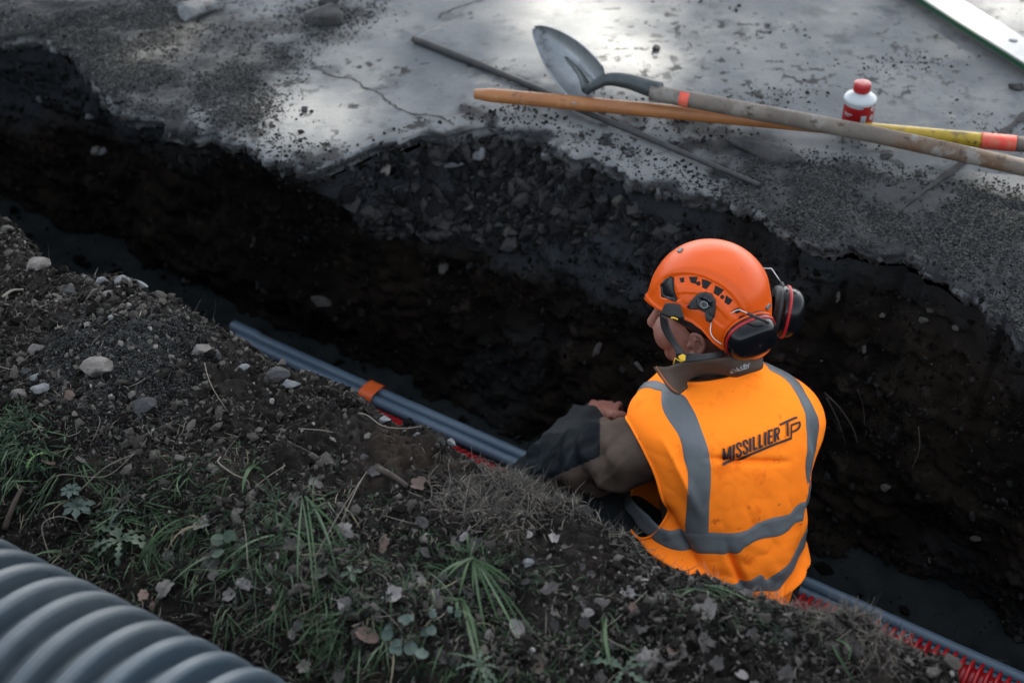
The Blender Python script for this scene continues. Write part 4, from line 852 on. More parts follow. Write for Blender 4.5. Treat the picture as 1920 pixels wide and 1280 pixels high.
blades(885, 1045, [(960, 1105), (985, 1205), (940, 1160), (905, 1130), (870, 1130), (1000, 1200), (905, 1180), (950, 1100), (840, 1090), (880, 1000), (825, 1080), (975, 1215)], 'grass_tuft', 'tall grass tuft in the lower centre with blades hanging down', M['grass'], .0042)
blades(865, 1120, [(900, 1280), (885, 1230), (860, 1180)], 'grass_tuft', 'broad hanging blades at the bottom edge under the tall tuft', M['grass'], .0055)
blades(690, 880, [(640, 1000), (560, 1100)], 'grass_stalk', 'long thin straw running down past the crumpled leaf', M['straw'], .0018, .8)
blades(570, 925, [(550, 1090), (600, 1080), (640, 1050), (615, 1060), (580, 1120), (640, 1010), (530, 1000), (660, 1030)], 'grass_tuft', 'arching grass tuft left of centre', M['grass'], .0036)
blades(345, 975, [(250, 1060), (290, 1020), (270, 1040)], 'grass_tuft', 'long blades leaning left above the dandelion', M['grass'], .004)
blades(530, 1000, [(430, 1060), (400, 1100)], 'grass_tuft', 'single pale blade crossing the dull grey leaf', M['grass'], .004, .85)
blades(1132, 1150, [(1132, 1250)], 'grass_leaf', 'upright broad grey blade near the bottom, right of centre', M['grass'], .007, .6)
blades(1128, 1180, [(1100, 1240)], 'grass_leaf', 'cream dry blade beside the upright grey one', M['straw'], .005, .97)
blades(482, 868, [(468, 925)], 'grass_leaf', 'broad flat grey green blade lying across the soil, left of centre', M['grass'], .007, .75)
blades(1315, 1098, [(1408, 1135), (1370, 1128), (1290, 1140), (1340, 1150)], 'grass_tuft', 'fallen grass blades below the vest hem', M['grass'], .0035)
blades(1560, 1195, [(1578, 1240), (1585, 1265)], 'grass_tuft', 'grass blades on the slope at the lower right', M['grass'], .0035)
def wire(pxs, zz, r, name, label, m, cat, bvh=bank_bvh, k=6, n=6):
    L = [];
    for (a, b), z in zip(pxs, zz):
        h, _ = hit(bvh, a, b); L.append(np.array(h if h is not None else at(a, b, 0)) + [0, 0, z])
    pts = smooth_path(L, k); V, Fc = tube(pts, np.linspace(r, r * .6, len(pts)), n); return link(name, mesh_np(name, V, Fc, m, {'tint': np.full(len(V), .95)}), label=label, category=cat)
wire([(416, 872), (412, 880), (440, 898), (465, 910), (468, 920)], [.02, .016, .012, .012, .004], .0016, 'straw_stalk', 'thick bent straw with a hooked end beside the broad grey blade', M['straw'], 'straw')
wire([(386, 695), (392, 720), (404, 745), (428, 775)], [.02, .02, .015, .004], .0009, 'straw_stalk', 'thin curved straw standing on the bare soil', M['straw'], 'straw')
wire([(536, 880), (500, 905), (470, 930)], [.01, .012, .01], .0009, 'straw_stalk', 'straight thin straw crossing above the crumpled leaf', M['straw'], 'straw')
wire([(85, 912), (120, 900), (200, 905), (255, 862)], [.01, .014, .016, .016], .0009, 'straw_stalk', 'long pale straw above the star leaf plant', M['straw'], 'straw')
wire([(145, 935), (200, 890), (252, 862)], [.012, .018, .014], .0010, 'straw_stalk', 'straight straw rising right from the star leaf plant', M['straw'], 'straw')
wire([(672, 782), (690, 790), (720, 808), (760, 812), (790, 805)], [.01, .015, .012, .012, .008], .0012, 'root', 'pale branching rootlet under the crest by the ducts', M['straw'], 'root')
wire([(560, 808), (600, 812), (625, 815)], [.006, .008, .006], .0009, 'root', 'thin pale rootlet left of the branching one', M['straw'], 'root')
wire([(705, 880), (735, 895), (765, 915)], [.004, .006, .004], .007, 'twig', 'thick dark twig lying beside the torn leaf', M['root'], 'twig')
wire([(10, 1000), (30, 960), (45, 920)], [.01, .02, .01], .006, 'twig', 'knobbly dark twig at the left edge above the pipe', M['root'], 'twig')
wire([(95, 1050), (85, 1010), (115, 995), (150, 992)], [.0, .03, .035, .02], .0010, 'straw_stalk', 'bent straw arching over the top of the pipe', M['straw'], 'straw')
wire([(5, 560), (25, 552), (45, 547)], [.004, .01, .006], .0035, 'twig', 'pale splinter of wood at the left end of the bank', M['straw'], 'twig')
wire([(1215, 1110), (1165, 1160), (1110, 1200)], [.006, .01, .006], .0009, 'straw_stalk', 'thin straw crossing the litter under the vest', M['straw'], 'straw')
# roots hanging from the far wall
def wroot(pxs, r, label, off=.03):
    L = []
    for a, b in pxs:
        h, nr = hit(wall_bvh, a, b); L.append(np.array(h) + np.array((camv - Vector(h)).normalized()) * off)
    pts = smooth_path(L, 6); V, Fc = tube(pts, np.linspace(r, r * .4, len(pts)), 7); link('root', mesh_np('root', V, Fc, M['root']), label=label, category='root', group='roots hanging from the trench wall')
wroot([(1545, 735), (1575, 765), (1598, 800), (1608, 830)], .0022, 'forked root in the wall just right of the shoulder')
wroot([(1550, 745), (1572, 790), (1585, 830)], .0016, 'thin root beside the forked one at the shoulder')
wroot([(1722, 800), (1724, 840), (1710, 878)], .0016, 'thin pale hanging root at the right, level with the lettering')
wroot([(1608, 730), (1618, 760), (1622, 800)], .0014, 'fine root between the forked root and the pale one')

# ================================================================== the worker
M['vest'] = mat('orange_vest_cloth', (1.0, .232, .016), (.97, .208, .014), 3, .9, .0014, 24, spec=.12, det=3, stain=[(9, .58, .72, (.74, .135, .008)), (26, .63, .72, (.62, .12, .012)), (55, .68, .75, (.40, .10, .02)), (3.2, .62, .74, (.82, .155, .008))])
M['tape'] = mat('grey_reflective_tape', (.105, .117, .126), (.135, .148, .158), 10, .5, .0006, 60, stain=[(13, .58, .72, (.05, .055, .06))])
M['ink'] = mat('black_print', (.018, .014, .02), None, 5, .6)
M['brown'] = mat('brown_jacket', (.086, .062, .049), (.112, .084, .068), 6, .9, .0010, 70, stain=[(9, .6, .75, (.06,.049,.041))], spec=.15)
M['navy'] = mat('dark_blue_patch', (.006, .009, .012), (.010, .0145, .019), 8, .7, .0008, 90, spec=.15)
M['forearm'] = mat('grey_sleeve', (.022, .025, .028), (.033, .036, .039), 8, .8, .0010, 70, spec=.15)
M['skin'] = mat('skin', (.27, .115, .088), (.22, .088, .066), 30, .52, .0004, 200)
M['hair'] = mat('dark_hair', (.008,.005,.004), (.014,.009,.006), 160, .6, .002, 220, spec=.15)
M['helmet'] = mat('orange_helmet_shell', (.80, .105, .004), (.76, .095, .004), 8, .40, .0002, 60, spec=.3, stain=[(34, .66, .74, (.55, .065, .004))])
M['cup'] = mat('glossy_black_plastic', (.005, .006, .008), None, 5, .2, .0002, 40, spec=.3, stain=[(40, .62, .7, (.05, .052, .055))])
M['padblack'] = mat('matt_black_plastic', (.006, .006, .007), (.010, .010, .011), 30, .55)
M['redring'] = mat('red_ring', (.36, .010, .014), None, 5, .4)
M['wire'] = mat('steel_wire', (.55, .55, .56), None, 5, .3, metal=.8)
M['lamphook'] = mat('grey_hook', (.10, .105, .105), None, 5, .5)
M['yellowtag'] = mat('yellow_plastic', (.70, .42, .01), None, 5, .5)
M['whiteprint'] = mat('white_print', (.55, .55, .56), None, 5, .6)
M['brownhem'] = mat('orange_seam', (.62, .13, .03), None, 5, .7)
M['trouser'] = mat('dark_trousers', (.010, .012, .014), (.016, .019, .021), 8, .9, .001, 60, spec=.15)

O_ = np.array([.480, 2.165, -.56]); NK = np.array([.425, 2.315, -.075])
Ub = unit(NK - O_); yaw = math.radians(26); Rb_ = np.array([math.cos(yaw), math.sin(yaw), 0]); Rb_ = unit(Rb_ - (Rb_ @ Ub) * Ub); Fb = np.cross(Ub, Rb_)
def BW(x, y, z):
    x, y, z = np.broadcast_arrays(np.asarray(x, float), np.asarray(y, float), np.asarray(z, float))
    z2 = z - .05 * np.clip(x, -.3, .3) * sstep(.1, .45, z)            # left shoulder carried a little higher
    return O_ + x[..., None] * Rb_ + y[..., None] * Fb + z2[..., None] * Ub
person = empty('person', tuple(O_ + [0, 0, -.19]), label='worker crouching in the trench, seen from behind, in an orange vest and orange helmet', category='person')

class Surf:
    def __init__(s, Pg, wrap=True):
        s.P = Pg; s.nr, s.nc = Pg.shape[:2]; s.wrap = wrap
        du = (np.roll(Pg, -1, 1) - np.roll(Pg, 1, 1)); dv = np.gradient(Pg, axis=0); n = np.cross(du, dv); n /= np.linalg.norm(n, axis=-1)[..., None] + 1e-12
        cen = Pg.mean((0, 1)); sg = np.sign(np.sum(n * (Pg - cen), -1).mean()); s.N = n * sg
        F_ = grid_faces(s.nr, s.nc, wrap); s.F = F_ if sg > 0 else F_[:, ::-1]; s.sg = sg
        s.bvh = BVHTree.FromPolygons([tuple(v) for v in Pg.reshape(-1, 3).tolist()], [tuple(f) for f in F_.tolist()])
    def hit(s, px, py, far=False):
        h = s.bvh.ray_cast(camv, Vector(ray(px, py)).normalized())
        if h[0] is None:                       # just off the silhouette: nearest point
            q = atd(px, py, float(np.linalg.norm(s.P.mean((0, 1)) - np.array(camv)))); h = s.bvh.find_nearest(Vector(q))
        k = h[2]; ncell = s.nc if s.wrap else s.nc - 1; r, c = divmod(k, ncell); p = np.array(h[0])
        a = s.P[r, c]; e1 = s.P[r, (c + 1) % s.nc] - a; e2 = s.P[r + 1, c] - a
        u = np.clip((p - a) @ e1 / (e1 @ e1 + 1e-12), 0, 1); v = np.clip((p - a) @ e2 / (e2 @ e2 + 1e-12), 0, 1)
        return (c + u) / s.nc, (r + v) / (s.nr - 1)
    def ev(s, u, v, off=0.):
        u = np.asarray(u, float) % 1.0; v = np.clip(np.asarray(v, float), 0, 1)
        cu = u * s.nc; c0 = np.floor(cu).astype(int); fu = (cu - c0)[..., None]; c0 %= s.nc; c1 = (c0 + 1) % s.nc
        rv = v * (s.nr - 1); r0 = np.minimum(np.floor(rv).astype(int), s.nr - 2); fv = (rv - r0)[..., None]
        def bl(G): return (G[r0, c0] * (1 - fu) + G[r0, c1] * fu) * (1 - fv) + (G[r0 + 1, c0] * (1 - fu) + G[r0 + 1, c1] * fu) * fv
        return bl(s.P) + off * bl(s.N)
def resample(L, k):
    L = smooth_path([(a, b, 0) for a, b in L], 8)[:, :2]; d = np.r_[0, np.cumsum(np.linalg.norm(np.diff(L, axis=0), axis=1))]; t = np.linspace(0, d[-1], k)
    return np.stack([np.interp(t, d, L[:, 0]), np.interp(t, d, L[:, 1])], -1)
def unwrap(uv, ref=0.):
    uv = np.array(uv, float); uv[:, 0] = (uv[:, 0] - ref + .5) % 1 - .5 + ref; return uv
def strip(sf, ea, eb, off, name, m, par, k=60, w=7, ref=0.):
    """ea, eb: uv polylines of the two edges"""
    A = resample(unwrap(ea, ref), k); B = resample(unwrap(eb, ref), k); t = np.linspace(0, 1, w)[:, None, None]
    UV = A[None] * (1 - t) + B[None] * t; o = np.full((w, k), off); o[0] = o[-1] = off * .2
    V = np.stack([sf.ev(UV[i, :, 0], UV[i, :, 1], 0) for i in range(w)]); Nn = np.stack([sf.ev(UV[i, :, 0], UV[i, :, 1], 1.) for i in range(w)]) - V
    V = V + Nn * o[..., None]; Fc = grid_faces(w, k); me = mesh_np(name, V.reshape(-1, 3), Fc, m)
    f0 = me.polygons[len(me.polygons) // 2]
    if np.array(f0.normal) @ Nn[w // 2, k // 2] < 0: me.flip_normals()
    return part(name, me, par)

# ---- vest surface
SEC = np.array([  # z, halfwidth, halfdepth, ycentre, xcentre
 (-.16, .134, .125, .020, -.040), (-.08, .140, .128, .022, -.030), (0, .147, .132, .025, -.016), (.08, .154, .134, .025, -.002), (.17, .162, .130, .022, .004), (.26, .174, .125, .018, .008), (.34, .188, .120, .012, .010),
 (.40, .194, .112, .012, .010), (.435, .188, .100, .018, .008), (.46, .170, .086, .026, .004), (.480, .140, .074, .032, 0), (.497, .108, .066, .036, 0), (.508, .084, .062, .038, 0)])
nz_, nu_ = 260, 420
tpar = np.linspace(0, 1, len(SEC)); Lz = np.r_[0, np.cumsum(np.linalg.norm(np.diff(SEC[:, :2] * [1, 1], axis=0), axis=1))]; Lz /= Lz[-1]
def csp(col, t):     # smooth interpolation through the sections
    q = smooth_path(np.stack([Lz, SEC[:, col], Lz * 0], -1), 10); return np.interp(t, q[:, 0], q[:, 1])
def torso(t, u, grow=0.):
    th = 2 * np.pi * u; zz = csp(0, t); a = csp(1, t) + grow; b = csp(2, t) + grow; yc = csp(3, t); e = 2 / 2.5
    sx, cx = np.sin(th), np.cos(th); x = csp(4, t) - .014 * sstep(.02, -.10, csp(0, t)) + a * np.sign(sx) * np.abs(sx) ** e; y = yc - b * np.sign(cx) * np.abs(cx) ** e
    return x, y, zz
tt_, uu_ = np.meshgrid(np.linspace(0, 1, nz_), np.arange(nu_) / nu_, indexing='ij')
x, y, z = torso(tt_, uu_, .012)
x = x + .024 * np.exp(-((z - .365) / .065) ** 2) * sstep(.10, .19, x)
# shape corrections: right shoulder cap, open flap at the left front, blouse over the waist
y = y + .06 * sstep(-.05, -.20, x) * sstep(.0, .12, y) * (1 - sstep(.15, .3, z)); x = x - .03 * sstep(.0, .12, y) * sstep(-.05, -.2, x) * (1 - sstep(.15, .3, z))
P0 = BW(x, y, z); sf0 = Surf(P0)
th = 2 * np.pi * uu_
back = sstep(.15, -.05, y)
w_ = .0105 * fbm(x * 5 + z * 4, z * 5 - x * 5, y * 3, 3, 800) * (.4 + sstep(.45, .1, z))
w_ += .0070 * (np.abs(fbm(x * 9 - z * 5, z * 12 + x * 9, y * 4, 3, 801)) ** .8) * (.5 + .8 * sstep(.35, .0, z))
def crease(ax_, az_, bx, bz, wd, h):
    d = np.array([bx - ax_, bz - az_]); L = np.linalg.norm(d); d /= L; s_ = (x - ax_) * d[0] + (z - az_) * d[1]; q = -(x - ax_) * d[1] + (z - az_) * d[0]
    return 1.9 * h * np.exp(-(np.abs(q) / (wd * .62)) ** 1.5) * sstep(-.02, .04, s_) * (1 - sstep(L - .05, L + .03, s_)) * back
w_ += crease(-.20, .20, -.05, .02, .013, .012) + crease(-.21, .14, -.10, .00, .010, .011) + crease(-.07, .17, -.03, .05, .012, -.008) + crease(-.02, -.06, .05, .04, .012, .012) + crease(.20, .10, .05, .02, .012, .008) + crease(-.15, .05, .02, -.03, .010, .010)
w_ += crease(-.10, .38, .08, .33, .010, -.005) + crease(.15, .36, .10, .14, .012, .006) + crease(-.17, .42, -.12, .26, .012, .005) + crease(.02, -.02, .18, -.10, .014, .010) + crease(-.18, .28, -.13, .14, .014, -.010)
w_ += .004 * np.sin(x * 70 + 6 * fbm(x * 3, z * 3, 0, 2, 802)) * sstep(.10, -.06, z) * back * .5
Pv = sf0.P + sf0.N * (w_ * 1.15)[..., None]; sf = Surf(Pv)
# armholes and neck opening
def hole(xs, ys, zs):
    L_ = (((ys - .050) / .095) ** 2 + ((zs - .300) / .130) ** 2 < 1) & (xs < -.12)
    R2 = (((ys - .055) / .085) ** 2 + ((zs - .300) / .120) ** 2 < 1) & (xs > .13)
    front = (np.abs(xs) < .03 + .25 * np.clip(zs - .30, 0, 1)) & (ys > 0)
    hem = zs < -.13 + .02 * np.sin(xs * 14)
    return L_ | R2 | front | hem
def jitter_fit(Pg, field):      # slide boundary vertices along the grid so the cut is smooth
    return Pg
F_ = sf.F; fc = lambda A: A.reshape(-1)[F_].mean(1)
keep = ~hole(fc(x), fc(y), fc(z))
me = mesh_np('safety_vest', Pv.reshape(-1, 3), F_[keep], M['vest'])
vest = part('safety_vest', me, person); md = vest.modifiers.new('thick', 'SOLIDIFY'); md.thickness = .003; md.offset = -1
def bound_edge(me_, it=14):
    bm = bmesh.new(); bm.from_mesh(me_); ed = [e for e in bm.edges if e.is_boundary]; nb = {}
    for e in ed:
        for v, w2 in ((e.verts[0], e.verts[1]), (e.verts[1], e.verts[0])): nb.setdefault(v, []).append(w2)
    seen = set(); out_ = []
    for v0 in list(nb):
        if v0 in seen: continue
        L = [v0]; seen.add(v0); cur = v0
        while True:
            nx = [w2 for w2 in nb[cur] if w2 not in seen]
            if not nx: break
            cur = nx[0]; seen.add(cur); L.append(cur)
        if len(L) > 40: out_.append((np.array([v.co[:] for v in L]), v0 in nb[cur]))
    bm.free(); r = []
    for A, closed in out_:
        for _ in range(it):
            B = (A + np.roll(A, 1, 0) + np.roll(A, -1, 0)) / 3
            if not closed: B[0], B[-1] = A[0], A[-1]
            A = B
        A = A[::2]; r.append(np.vstack([A, A[:1]]) if closed else A)
    return r
bd = []
for A in bound_edge(me):
    V, Fc = tube(A, .0034, 8, cap=False); bd.append((V, Fc))
V, Fc = join(bd); part('binding', mesh_np('binding', V, Fc, M['vest']), vest)
UVpx = lambda L: [sf.hit(a, b) for a, b in L]
# bound piping round the armhole
# tapes
LvA = UVpx([(1245, 757), (1270, 811), (1283, 861), (1290, 890), (1288, 940), (1285, 1000)]); LvB = UVpx([(1285, 745), (1301, 771), (1319, 815), (1330, 854), (1333, 897), (1330, 948), (1328, 1004)])
RvA = UVpx([(1450, 697), (1466, 706), (1488, 730), (1504, 761), (1511, 793), (1513, 822), (1512, 854), (1510, 879)]); RvB = UVpx([(1476, 697), (1491, 710), (1508, 733), (1523, 762), (1529, 779), (1528, 800), (1524, 820)])
def uvof(xb, yb, zb):
    q = sf.bvh.find_nearest(Vector(BW(xb, yb, zb))); k = q[2]; r, c = divmod(k, sf.nc); return ((c + .5) / sf.nc, (r + .5) / (sf.nr - 1))
print('LvA', np.round(LvA, 3).tolist()); print('LvB', np.round(LvB, 3).tolist()); print('RvA', np.round(RvA, 3).tolist()); print('RvB', np.round(RvB, 3).tolist())
def ext(L, top=None, bot=None):
    L = [tuple(p) for p in unwrap(L)]
    if top: L = [top] + L
    if bot: L = L + [bot]
    return L
strip(sf, LvA, LvB, .0022, 'reflective_tape', M['tape'], vest, 80, 9)
HbU = UVpx([(1186, 937), (1207, 958), (1233, 983), (1261, 994), (1308, 996), (1366, 999), (1398, 994), (1423, 979), (1452, 969), (1481, 962), (1502, 942)])
HbL = UVpx([(1181, 965), (1204, 994), (1236, 1019), (1279, 1032), (1330, 1037), (1378, 1038), (1396, 1026), (1418, 1013), (1452, 1006), (1479, 993), (1497, 978)])
print('HbU', np.round(HbU, 3).tolist()); print('HbL', np.round(HbL, 3).tolist())
strip(sf, [(.62, .86), (.70, .925), (.76, .945), (.80, .935)] + list(unwrap(LvA, .85))[1:], [(.60, .90), (.69, .955), (.76, .975), (.84, .957)] + [tuple(p) for p in unwrap(LvB, .9)], .0022, 'reflective_tape', M['tape'], vest, 120, 9, .85)
strip(sf, [(.38, .86), (.30, .93), (.22, .95), (.17, .945)] + [tuple(p) for p in unwrap(RvA, .1)] + [(.099, .53)], [(.36, .82), (.31, .875), (.26, .89)] + [(.21, .861), (.157, .836), (.132, .797), (.126, .765), (.122, .73), (.121, .69), (.126, .62), (.130, .53)], .0022, 'reflective_tape', M['tape'], vest, 120, 9, .1)
hu = [(-.46, .57), (-.40, .56), (-.34, .548)] + [tuple(p) for p in unwrap(HbU)] + [(.11, .535), (.18, .545), (.26, .54), (.34, .54), (.42, .54)]
hl = [(-.47, .51), (-.41, .505), (-.34, .50)] + [tuple(p) for p in unwrap(HbL)] + [(.11, .475), (.18, .485), (.26, .48), (.34, .48), (.42, .48)]
strip(sf, hu, hl, .0030, 'reflective_tape', M['tape'], vest, 200, 9)
LbU = UVpx([(1437, 1086), (1459, 1072), (1484, 1048)]); LbL = UVpx([(1452, 1108), (1470, 1092), (1484, 1074)])
lo = [(p[0], p[1] - .165) for p in unwrap(HbU)[2:8]]; ll = [(p[0], p[1] - .165) for p in unwrap(HbL)[2:8]]
strip(sf, lo + [tuple(p) for p in unwrap(LbU)] + [(.12, .40), (.2, .40), (.3, .40), (.42, .40)], ll + [tuple(p) for p in unwrap(LbL)] + [(.12, .34), (.2, .34), (.3, .34), (.42, .34)], .0030, 'reflective_tape', M['tape'], vest, 200, 9)

# ---- lettering on the back
Zl = lambda X, Y: (1340 + X / 10.667, 770 + Y / 10.667)
def stroke(pts, w, name='lettering', zf=Zl, surf=None, off=.0038, m=None, par=None, k=5):
    surf = surf or sf
    P_ = smooth_path([(a, b, 0) for a, b in pts], k)[:, :2] if len(pts) > 2 else np.array([np.array(pts[0]) + (np.array(pts[1]) - np.array(pts[0])) * t for t in np.linspace(0, 1, 9)])
    tg = np.gradient(P_, axis=0); nn = np.stack([-tg[:, 1], tg[:, 0]], -1); nn /= np.linalg.norm(nn, axis=1)[:, None]
    V = []
    for sgn in (-1, 0, 1):
        for q, n_ in zip(P_, nn):
            u, v = surf.hit(*zf(*(q + n_ * w / 2 * sgn))); V.append(surf.ev(u, v, off))
    me = mesh_np(name, np.array(V), grid_faces(3, len(P_)), m or M['ink']); d = np.array(me.polygons[0].normal)
    if d @ (np.array(camv) - V[0]) < 0: me.flip_normals()
    return part(name, me, par or vest)
def joined_strokes(L, name, **k):
    obs = [stroke(p, w, name, **k) for p, w in L]
    bm = bmesh.new()
    for o in obs: bm.from_mesh(o.data)
    me = bpy.data.meshes.new(name); bm.to_mesh(me); bm.free(); me.materials.append(obs[0].data.materials[0]); loc = obs[0].location.copy(); par = obs[0].parent
    for o in obs: bpy.data.objects.remove(o)
    o = bpy.data.objects.new(name, me); COL.objects.link(o); o.parent = par; o.location = loc; return o
joined_strokes([([(1282, 281), (1430, 216), (1585, 146), (1632, 146)], 44), ([(1436, 228), (1440, 505)], 37)], 'letter_t')
joined_strokes([([(1506, 560), (1510, 420), (1512, 300)], 30), ([(1500, 292), (1682, 222)], 38), ([(1672, 215), (1682, 290), (1640, 365), (1518, 420)], 36)], 'letter_p')
stroke([(148, 1075), (480, 948), (820, 812), (1160, 672), (1512, 545)], 44, 'underline')
def text_on(body, surf, p0, px1, hv, name, m, par, off, bold=.028, lx=None, shear=0., space=1.):
    cu = bpy.data.curves.new(name, 'FONT'); cu.body = body; cu.size = 1; cu.offset = bold; cu.resolution_u = 6; cu.shear = shear; cu.space_character = space
    t = bpy.data.objects.new(name, cu); COL.objects.link(t); dg = bpy.context.evaluated_depsgraph_get(); me = bpy.data.meshes.new_from_object(t.evaluated_get(dg)); bpy.data.objects.remove(t)
    bm = bmesh.new(); bm.from_mesh(me); bmesh.ops.triangulate(bm, faces=bm.faces[:]); bmesh.ops.subdivide_edges(bm, edges=[e for e in bm.edges if e.calc_length() > .15], cuts=2); bmesh.ops.triangulate(bm, faces=bm.faces[:])
    xs = [v.co.x for v in bm.verts]; x0, x1 = min(xs), max(xs); ys = [v.co.y for v in bm.verts]; y1 = np.percentile(ys, 98); y0 = 0
    for v in bm.verts:
        fx = (v.co.x - x0) / (x1 - x0); fy = (v.co.y - y0) / (y1 - y0)
        a = p0[0] + (px1[0] - p0[0]) * fx + hv[0] * fy; b = p0[1] + (px1[1] - p0[1]) * fx + hv[1] * fy
        u, w = surf.hit(a, b); v.co = Vector(surf.ev(u, w, off))
    me2 = bpy.data.meshes.new(name); bm.to_mesh(me2); bm.free(); me2.materials.append(m)
    k = sum((p.normal @ (camv - p.center)) for p in me2.polygons)
    if k < 0: me2.flip_normals()
    return part(name, me2, par)
for ch, LL in (('m', [([(169, 1008), (171, 738)], 36), ([(172, 770), (200, 880), (228, 988)], 34), ([(228, 988), (258, 850), (290, 722)], 34), ([(300, 966), (297, 697)], 36)]), ('i', [([(364, 944), (364, 668)], 38)]),
               ('s', [([(512, 712), (500, 658), (468, 640), (432, 668), (438, 725), (470, 765), (505, 805), (506, 860), (468, 892), (432, 878), (426, 838)], 33)]), ('s', [([(640, 662), (628, 608), (598, 590), (562, 618), (568, 675), (600, 715), (635, 755), (636, 808), (598, 842), (562, 830), (556, 790)], 33)]),
               ('i', [([(694, 812), (693, 542)], 38)]), ('l', [([(765, 788), (762, 513)], 38), ([(752, 768), (838, 736)], 36)]), ('l', [([(882, 742), (880, 468)], 38), ([(870, 724), (948, 692)], 36)]), ('i', [([(993, 692), (993, 422)], 38)]),
               ('e', [([(1064, 664), (1065, 396)], 38), ([(1050, 408), (1138, 378)], 34), ([(1055, 525), (1130, 498)], 32), ([(1050, 650), (1140, 618)], 34)]), ('r', [([(1185, 618), (1185, 350)], 38), ([(1180, 366), (1232, 344), (1262, 370), (1262, 425), (1235, 462), (1185, 482)], 32), ([(1226, 468), (1262, 578)], 36)])):
    joined_strokes([(l_, w_2 * 1.22) for l_, w_2 in LL], 'letter_' + ch)

# ---- head frame
Ah, ph = math.radians(64), math.radians(9)
H0 = atd(1324, 590, 2.90)
Fh = np.array([-math.sin(Ah) * math.cos(ph), math.cos(Ah) * math.cos(ph), -math.sin(ph)]); Rh = np.array([math.cos(Ah), math.sin(Ah), 0]); Uh = np.cross(Rh, Fh)
def HW(x, y, z):
    x, y, z = np.broadcast_arrays(np.asarray(x, float), np.asarray(y, float), np.asarray(z, float))
    return H0 + x[..., None] * Rh + y[..., None] * Fh + z[..., None] * Uh
def ellipsoid(c, ax_, r, nu=28, nv=18):
    """c world, ax_ 3 unit axes, r radii"""
    u = np.linspace(0, 2 * np.pi, nu, endpoint=False); v = np.linspace(-np.pi / 2 + .02, np.pi / 2 - .02, nv)
    U_, V_ = np.meshgrid(u, v); X_ = np.stack([np.cos(V_) * np.cos(U_) * r[0], np.cos(V_) * np.sin(U_) * r[1], np.sin(V_) * r[2]], -1).reshape(-1, 3)
    V = np.array(c) + X_ @ np.array(ax_); Fc = grid_faces(nv, nu, True); n = len(V); V = np.vstack([V, V[:nu].mean(0), V[:nu].mean(0), V[-nu:].mean(0), V[-nu:].mean(0)])
    i = np.arange(nu); j = (i + 1) % nu; b = (nv - 1) * nu
    return V, np.vstack([Fc, np.stack([j, i, np.full(nu, n), np.full(nu, n + 1)], -1), np.stack([b + i, b + j, np.full(nu, n + 2), np.full(nu, n + 3)], -1)])
HA = np.array([Rh, Fh, Uh]); BA = np.array([Rb_, Fb, Ub])
he = lambda x, y, z, r: ellipsoid(HW(x, y, z), HA, r)
def remesh(parts_, vox, name, m, sm=2, disp=None):
    V, Fc = join(parts_); me = mesh_np(name, V, Fc, None); bm = bmesh.new(); bm.from_mesh(me); bmesh.ops.remove_doubles(bm, verts=bm.verts[:], dist=1e-6); bmesh.ops.recalc_face_normals(bm, faces=bm.faces[:]); bm.to_mesh(me); bm.free()
    o = bpy.data.objects.new(name, me); COL.objects.link(o); md = o.modifiers.new('r', 'REMESH'); md.mode = 'VOXEL'; md.voxel_size = vox; md.use_smooth_shade = True
    ms = o.modifiers.new('s', 'SMOOTH'); ms.iterations = sm; ms.factor = .5
    bpy.context.view_layer.update(); dg = bpy.context.evaluated_depsgraph_get(); me2 = bpy.data.meshes.new_from_object(o.evaluated_get(dg)); bpy.data.objects.remove(o)
    if disp is not None:
        n = len(me2.vertices); co = np.empty(n * 3, np.float32); me2.vertices.foreach_get('co', co); co = co.reshape(-1, 3).astype(float); no = np.empty(n * 3, np.float32); me2.vertex_normals.foreach_get('vector', no); no = no.reshape(-1, 3)
        co = co + no * disp(co)[:, None]; me2.vertices.foreach_set('co', co.astype(np.float32).ravel()); me2.update()
    me2.materials.clear(); me2.materials.append(m); me2.polygons.foreach_set('use_smooth', np.ones(len(me2.polygons), bool)); me2.name = name; return me2
# joints
SL = BW(-.152, .035, .362); SR = BW(.165, .02, .370)
EL = atd(1046, 864, 2.80); 
EL = SL + np.array([-.195, .115, -.165]) * 1.0
def px(X):
    X = np.asarray(X) - np.array([0, 0, CAM_H]); f = X[1] * CP - X[2] * SP; return round(960 + FPX * X[0] / f), round(640 - FPX * (X[1] * SP + X[2] * CP) / f), round(float(f), 2)
WL = EL + np.array([.085, .20, -.035]); HL = WL + np.array([.030, .035, -.004])
ER = SR + .04 * Rb_ + .12 * Fb - .24 * Ub; WR = ER - .10 * Rb_ + .20 * Fb - .02 * Ub
print('joints px', 'SL', px(SL), 'EL', px(EL), 'WL', px(WL), 'SR', px(SR), 'H0', px(H0), 'nose', px(HW(0, .12, -.03)), 'ear', px(HW(-.08, -.01, -.02)), 'chin', px(HW(0, .085, -.125)))
HipL, HipR = BW(-.085, .02, .02), BW(.085, .02, .02)
KL = at(1003, 880, -.40); print('knee L', KL, 'len', np.linalg.norm(KL - HipL))
AL = np.array([*sn(1.25, 1.88, FLOOR + .09)]); print('shin L', np.linalg.norm(KL - AL))
KR = HipR + .36 * Fb * 1.0 + np.array([0, 0, .02]) - .03 * Rb_; KR[2] = max(KR[2], -.50); AR = np.array([*sn(.72, 1.93, FLOOR + .09)])
